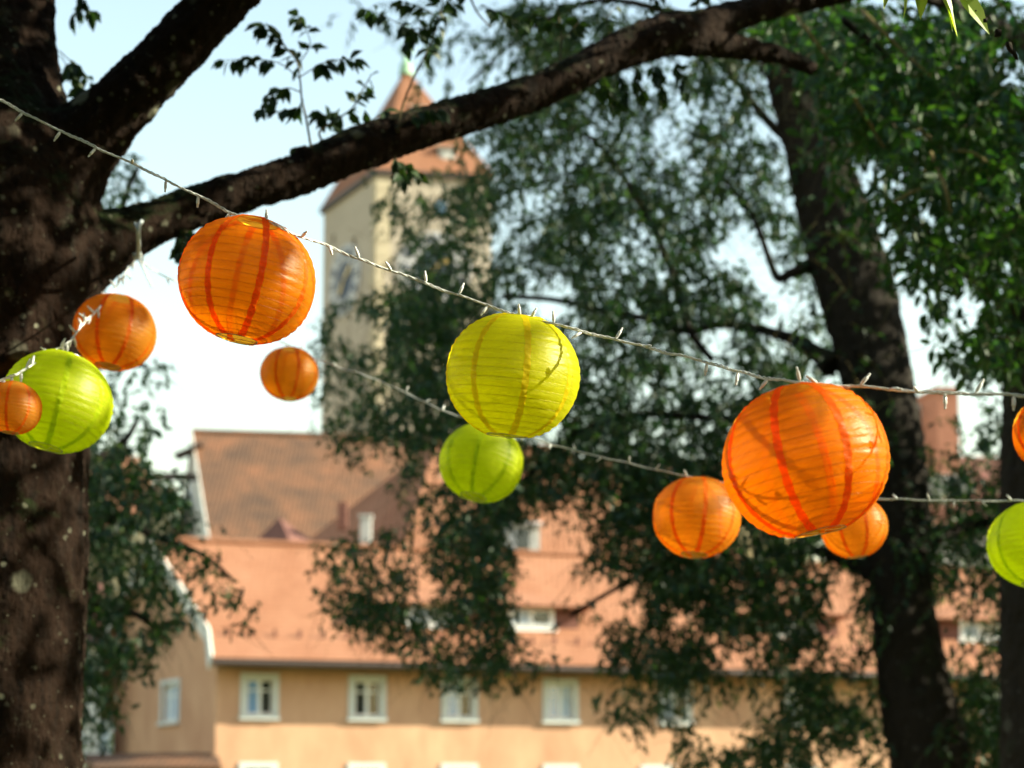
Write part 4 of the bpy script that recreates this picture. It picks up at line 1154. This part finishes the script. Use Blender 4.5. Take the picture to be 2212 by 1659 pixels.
# ------------------------------------------------------------------ lanterns
RIBS = 18
def lantern_meshes(seed, mat, ribmat, seammat, gores=8, lat=74.0, obl=0.92):
    """a unit lantern of diameter 1, centred at the origin: fabric with puffed panels between the wire rings, seams, rings, wires"""
    r_ = np.random.RandomState(seed)
    la = math.radians(lat)
    sub = 5; nv = RIBS * sub; nh = 128
    ph = r_.rand(gores * 3) * 6.28
    jit = (r_.rand(RIBS + 1) - 0.5) * 0.010
    jit[0] = jit[-1] = 0
    wig = r_.rand(RIBS + 1, 4)
    def surf(th, t, off=0.0):
        """th longitude, t 0..1 from bottom ring to top ring"""
        k = t * RIBS; i = min(int(k), RIBS - 1); f = k - i
        b = (-la + 2 * la * t) + (jit[i] * (1 - f) + jit[i + 1] * f)
        puff = 0.0032 * math.sin(math.pi * f)
        gx = (th / (2 * math.pi) * gores) % 1.0
        seam = math.exp(-((min(gx, 1 - gx)) / 0.09) ** 2)
        wr = 0.0058 * seam * math.sin(th * 37 + i * 1.7 + ph[0] + 5 * f) * math.sin(math.pi * f)
        g2 = 0.0026 * math.sin(3 * th + ph[1] + i * 0.9) * math.sin(math.pi * f) + 0.003 * math.sin(2 * th + ph[2] + t * 5)
        R = 0.5 + puff + wr + g2 - 0.004 * (1 - seam) * 0 + off
        # squarer shoulders than a sphere, like a lantern stretched on its wire frame
        rr = R * (math.cos(b) ** 0.92)
        return (rr * math.cos(th), rr * math.sin(th), R * obl * math.sin(b))
    def grid(ths, ts, off, closed):
        v = [surf(th, t, off) for t in ts for th in ths]; n_ = len(ths); f = []
        for j in range(len(ts) - 1):
            for i in range(n_ if closed else n_ - 1):
                i2 = (i + 1) % n_
                f.append((j * n_ + i, j * n_ + i2, (j + 1) * n_ + i2, (j + 1) * n_ + i))
        me = bpy.data.meshes.new('fabric'); me.from_pydata(v, [], f); me.update()
        me.polygons.foreach_set('use_smooth', [True] * len(f)); me.materials.append(mat)
        return me
    ts = [k / nv for k in range(nv + 1)]
    shade = grid([2 * math.pi * i / nh for i in range(nh)], ts, 0.0, True)
    seams = []
    for gI in range(gores):
        c = 2 * math.pi * gI / gores
        v = []; f = []
        for j, t in enumerate(ts):
            b = -la + 2 * la * t
            hw = 0.050 / (0.5 * math.cos(b)) * 0.5 * 2 * (0.92 + 0.10 * math.sin(j * 0.7 + gI))
            hw = min(hw, math.pi / gores * 0.85) * 0.5 * 1.05
            for a in (-1, -0.33, 0.33, 1): v.append(surf(c + hw * a, t, 0.0022))
        for j in range(len(ts) - 1):
            for i in range(3): f.append((j * 4 + i, j * 4 + i + 1, j * 4 + i + 5, j * 4 + i + 4))
        me = bpy.data.meshes.new('seam'); me.from_pydata(v, [], f); me.update(); me.polygons.foreach_set('use_smooth', [True] * len(f)); me.materials.append(seammat)
        seams.append(me)
    ribs = []
    for k in range(RIBS + 1):
        mb = MB(); t = k / RIBS
        pts = [np.array(surf(2 * math.pi * i / 64, min(t, 1), -0.001)) for i in range(65)]
        mb.tube(pts, 0.0016 if 0 < k < RIBS else 0.0045, 5, False)
        me = mb.mesh('rib'); me.materials.append(ribmat if 0 < k < RIBS else M['wire']); ribs.append(me)
    # wire spreader: two uprights, a bar across the top and a hook
    mb = MB()
    zt = 0.5 * obl * math.sin(la); ro = 0.5 * math.cos(la) ** 0.92
    for sx in (-1, 1): mb.tube([(sx * ro * 0.98, 0, -zt), (sx * ro * 0.9, 0.0, 0), (sx * ro * 0.98, 0, zt)], 0.0028, 5)
    mb.tube([(-ro, 0, zt), (-ro * 0.4, 0, zt - 0.012), (0, 0, zt + 0.035), (ro * 0.4, 0, zt - 0.012), (ro, 0, zt)], 0.0032, 5)
    mb.tube([(-ro, 0, -zt), (-0.02, 0.0, -zt - 0.004), (0.0, 0.0, -zt - 0.022), (0.028, 0, -zt - 0.018), (0.03, 0, -zt + 0.004), (ro, 0, -zt)], 0.0026, 5)
    wf = mb.mesh('wire_frame'); wf.materials.append(M['wire'])
    return shade, seams, ribs, wf
def make_lantern(meshes):
    root = thing('nylon_lantern', '', 'lantern')  # nylon skin on wire rings, not paper
    shade, seams, ribs, wf = meshes
    link_mesh('shade', shade, None, root)
    for s in seams: link_mesh('seam', s, None, root)
    for r in ribs: link_mesh('rib', r, None, root)
    link_mesh('wire_frame', wf, None, root)
    return root
def copy_tree(o, parent=None):
    c = o.copy(); col.objects.link(c); c.parent = parent
    for ch in o.children: copy_tree(ch, c)
    return c
protos = {}
def lantern(kind, seed, px, py, Y, diam, tilt, spin, label, group):
    key = (kind, seed)
    if key not in protos:
        protos[key] = make_lantern(lantern_meshes(seed, M[kind], M['rib'] if kind in ('orange', 'amber') else M['ribg'], M[kind + '_seam'])); o = protos[key]
    else: o = copy_tree(protos[key])
    o.location = tuple(at(px, py, Y)); o.scale = (diam,) * 3
    o.rotation_euler = (math.radians(tilt[0]), math.radians(tilt[1]), math.radians(spin))
    tag(o, label, 'lantern', group)
    return o
def ydist(d_px, diam): return diam * FPX / d_px / 1.06
GF, GB, GL = 'lanterns on the front light string', 'lanterns on the rear light string', 'lanterns on the left light string'
YF1, YF2, YF3 = 5.05, 5.1, 4.14
def dm(dpx, Y): return dpx * m_per_px(Y)
lantern('orange', 1, 534, 606, YF1, dm(291, YF1), (6, 8), 30 - 8, 'large bright orange lantern hanging just in front of the mossy bough', GF)
lantern('yellow', 2, 1108, 813, YF2, dm(287, YF2), (9, 4), 12, 'large yellow lantern in the centre, in front of a smaller green one', GF)
lantern('orange', 3, 1739, 995, YF3, dm(352, YF3), (-3, -11), 18, 'largest orange lantern, with a sunlit bright patch on its right side', GF)
lantern('orange', 1, 2283, 935, 4.0, dm(182, 4.0), (0, 3), 60, 'orange lantern cut off by the right edge above a green one', GF)
lantern('amber', 4, 625, 808, 8.8, dm(124, 8.8), (0, 2), 25, 'small orange lantern against white sky below the large orange one', GB)
lantern('lime', 5, 1040, 1000, 8.3, dm(178, 8.3), (0, 16), 40, 'yellow green lantern partly hidden below the central yellow one', GB)
lantern('amber', 4, 1505, 1118, 8.0, dm(185, 8.0), (0, 8), 50, 'orange lantern directly left of and below the largest orange one', GB)
lantern('amber', 6, 1845, 1140, 7.9, dm(140, 7.9), (0, -6), 10, 'small orange lantern peeking out behind the largest orange one', GB)
lantern('lime', 5, 2236, 1176, 7.8, dm(196, 7.8), (0, 6), 70, 'yellow green lantern cut off by the right edge', GB)
lantern('amber', 6, 248, 718, 7.5, dm(175, 7.5), (0, 9), 35, 'orange lantern touching the trunk, highest on the left string', GL)
lantern('lime', 5, 124, 868, 6.4, dm(232, 6.4), (0, 12), 20, 'big green lantern hanging against the mossy trunk', GL)
lantern('amber', 4, 27, 881, 5.9, dm(122, 5.9), (0, 4), 5, 'small orange lantern overlapping the green one at the left edge', GL)

# ------------------------------------------------------------------ fairy light strings
def bulb_mesh():
    mb = MB()
    prof = [(0.0022, 0.0), (0.0024, 0.004), (0.0042, 0.006), (0.0044, 0.022), (0.0036, 0.024), (0.0028, 0.0245), (0.0028, 0.031), (0.0022, 0.0335), (0.0008, 0.0345)]
    mb.tube([(0, 0, z_) for r_, z_ in prof], [r_ for r_, z_ in prof], 8)
    me = mb.mesh('bulb'); me.materials.append(M['clear']); me.polygons.foreach_set('use_smooth', [True] * len(me.polygons))
    return me
BULB = bulb_mesh()
def string(label, pts, bulbs, r_wire=0.0021, auto=0, scale=1.0):
    """pts: (x, y, Y); bulbs: (x, y, angle in the picture plane, lean towards the camera)"""
    w = catmull([at(*p) for p in pts], 14)
    w = np.array(w)
    seg = np.linalg.norm(np.diff(w, axis=0), axis=1); s = np.concatenate([[0], np.cumsum(seg)])
    tot = s[-1]; m = int(tot / 0.0045)
    ss = np.linspace(0, tot, m)
    c = np.stack([np.interp(ss, s, w[:, k]) for k in range(3)], 1)
    c[:, 2] += 0.0025 * np.sin(ss * 31) * np.sin(ss * 7.3)
    root = thing('fairy_light_string', label, 'string lights', c[0])
    mb = MB()
    for q in range(3):
        tw = ss * 2 * math.pi / 0.075 + q * 2 * math.pi / 3 + 0.8 * np.sin(ss * 9)
        tang = np.gradient(c, axis=0); tang /= np.linalg.norm(tang, axis=1, keepdims=True)
        a = np.cross(tang, [0, 1, 0]); a /= np.linalg.norm(a, axis=1, keepdims=True); b = np.cross(tang, a)
        rr = 0.0026 * (1 + 0.45 * np.sin(ss * 23 + q))[:, None]
        pts_ = c + (a * np.cos(tw)[:, None] + b * np.sin(tw)[:, None]) * rr
        mb.tube(list(pts_[::2]), r_wire, 5)
    mb.build('cable', M['clear'], root, True)
    off = np.array(root.location)
    def put(p, ang, lean):
        d = Vector((math.cos(ang) * math.cos(lean), -math.sin(lean), math.sin(ang) * math.cos(lean)))
        o = bpy.data.objects.new('bulb', BULB); col.objects.link(o); o.parent = root
        o.location = Vector(p - off) + d * 0.002
        o.rotation_euler = d.to_track_quat('Z', 'Y').to_euler()
        o.scale = (scale,) * 3
    if auto:
        t = 0.03
        while t < tot:
            p = np.array([np.interp(t, s, w[:, k]) for k in range(3)])
            a = math.radians(rnd.choice((-100, -80, -130, -60, 80, 110, 50, 140, -90, -95)) + rnd.uniform(-15, 15))
            put(p, a, math.radians(rnd.uniform(-40, 40))); t += auto * rnd.uniform(0.8, 1.2)
    else:
        xx, yy = px_of(c)
        for x, y, a, ln in bulbs:
            i = int(np.argmin(np.abs(xx - x))); put(c[i], math.radians(a), math.radians(ln))
    return root
S1 = [(-120, 160, 5.35), (0, 217, 5.3), (140, 287, 5.25), (285, 353, 5.2), (430, 424, 5.12), (500, 459, 5.08), (545, 474, 5.0), (600, 488, 4.93), (650, 512, 5.0), (712, 533, 5.05), (760, 553, 5.06), (900, 605, 5.08), (1060, 662, 5.05), (1110, 680, 5.02), (1190, 699, 5.0), (1340, 736, 4.9), (1530, 783, 4.6), (1620, 809, 4.4), (1720, 825, 4.2), (1765, 829, 4.1), (1850, 835, 4.08), (1930, 842, 4.05), (2040, 848, 4.0), (2130, 852, 3.95), (2260, 857, 3.9), (2400, 862, 3.85)]
B1 = [(50, 250, -125, 10), (130, 288, -120, 5), (207, 322, -128, 5), (286, 353, -20, 75), (357, 389, -92, 0), (428, 424, -92, 5), (497, 458, -120, 10), (575, 480, 90, 0), (650, 513, 20, 55), (712, 535, -70, 30), (778, 556, 110, 10), (845, 582, 130, 50), (920, 607, 95, 0), (992, 636, 66, 5), (1055, 662, -125, 10), (1122, 683, 97, 35), (1145, 690, 58, 20), (1196, 699, 92, 0), (1258, 717, -145, 15), (1330, 733, 58, 10), (1392, 750, -30, 65), (1528, 784, -100, 10), (1595, 801, -100, 5), (1660, 817, -128, 10), (1728, 826, 105, 15), (1768, 830, 152, 20), (1858, 835, 50, 15), (1920, 841, -18, 50), (1985, 845, 170, 60), (2041, 848, -92, 0), (2105, 851, 60, 15), (2190, 855, -95, 10)]
string('sharp front fairy light string carrying the three large lanterns', S1, B1, scale=1.12)
S2 = [(298, 556, 8.0), (325, 580, 8.05), (385, 612, 8.2), (520, 690, 8.6), (625, 748, 8.85), (700, 782, 8.8), (800, 815, 8.6), (880, 850, 8.5), (960, 888, 8.35), (1040, 912, 8.25), (1100, 928, 8.25), (1200, 962, 8.2), (1320, 992, 8.1), (1480, 1028, 8.0), (1560, 1042, 7.95), (1700, 1062, 7.9), (1850, 1074, 7.85), (1920, 1078, 7.8), (2050, 1081, 7.75), (2212, 1082, 7.7), (2400, 1084, 7.6)]
string('blurred rear fairy light string running behind the large lanterns', S2, None, auto=0.14, r_wire=0.0018, scale=1.0)
S3 = [(296, 556, 7.98), (270, 590, 7.9), (243, 632, 7.6), (215, 665, 7.3), (180, 700, 7.0), (150, 738, 6.7), (110, 762, 6.4), (60, 795, 6.15), (20, 815, 5.9), (-40, 830, 5.7), (-140, 845, 5.4)]
string('fairy light string slanting down from the bough past the trunk', S3, None, auto=0.075, r_wire=0.0024, scale=1.2)
# white tie round the bough, holding the two rear strings
tie = thing('cable_tie', 'white tie looped round the bough holding up the rear strings', 'tie', at(298, 556, 7.9))
mb = MB()
mb.tube(catmull([at(306, 478, 7.75), at(300, 490, 7.60), at(299, 520, 7.62), at(299, 545, 7.75), at(298, 556, 7.95)], 5), 0.009, 6)
mb.tube(catmull([at(292, 483, 7.75), at(297, 495, 7.60), at(301, 522, 7.62), at(300, 545, 7.75), at(298, 556, 7.95)], 5), 0.007, 6)
mb.build('loop', M['tie'], tie, True)
mb = MB(); mb.tube([at(298, 556, 7.95), at(310, 580, 7.93), at(328, 620, 7.9)], [0.006, 0.005, 0.004], 6); mb.build('tail', M['tie'], tie, True)
mb = MB(); c_ = at(298, 556, 7.95); mb.tube([c_ + np.array([-0.02, -0.01, 0]), c_ + np.array([0.02, -0.01, 0.01])], [0.018, 0.016], 8); mb.build('knot', M['tie'], tie, True)
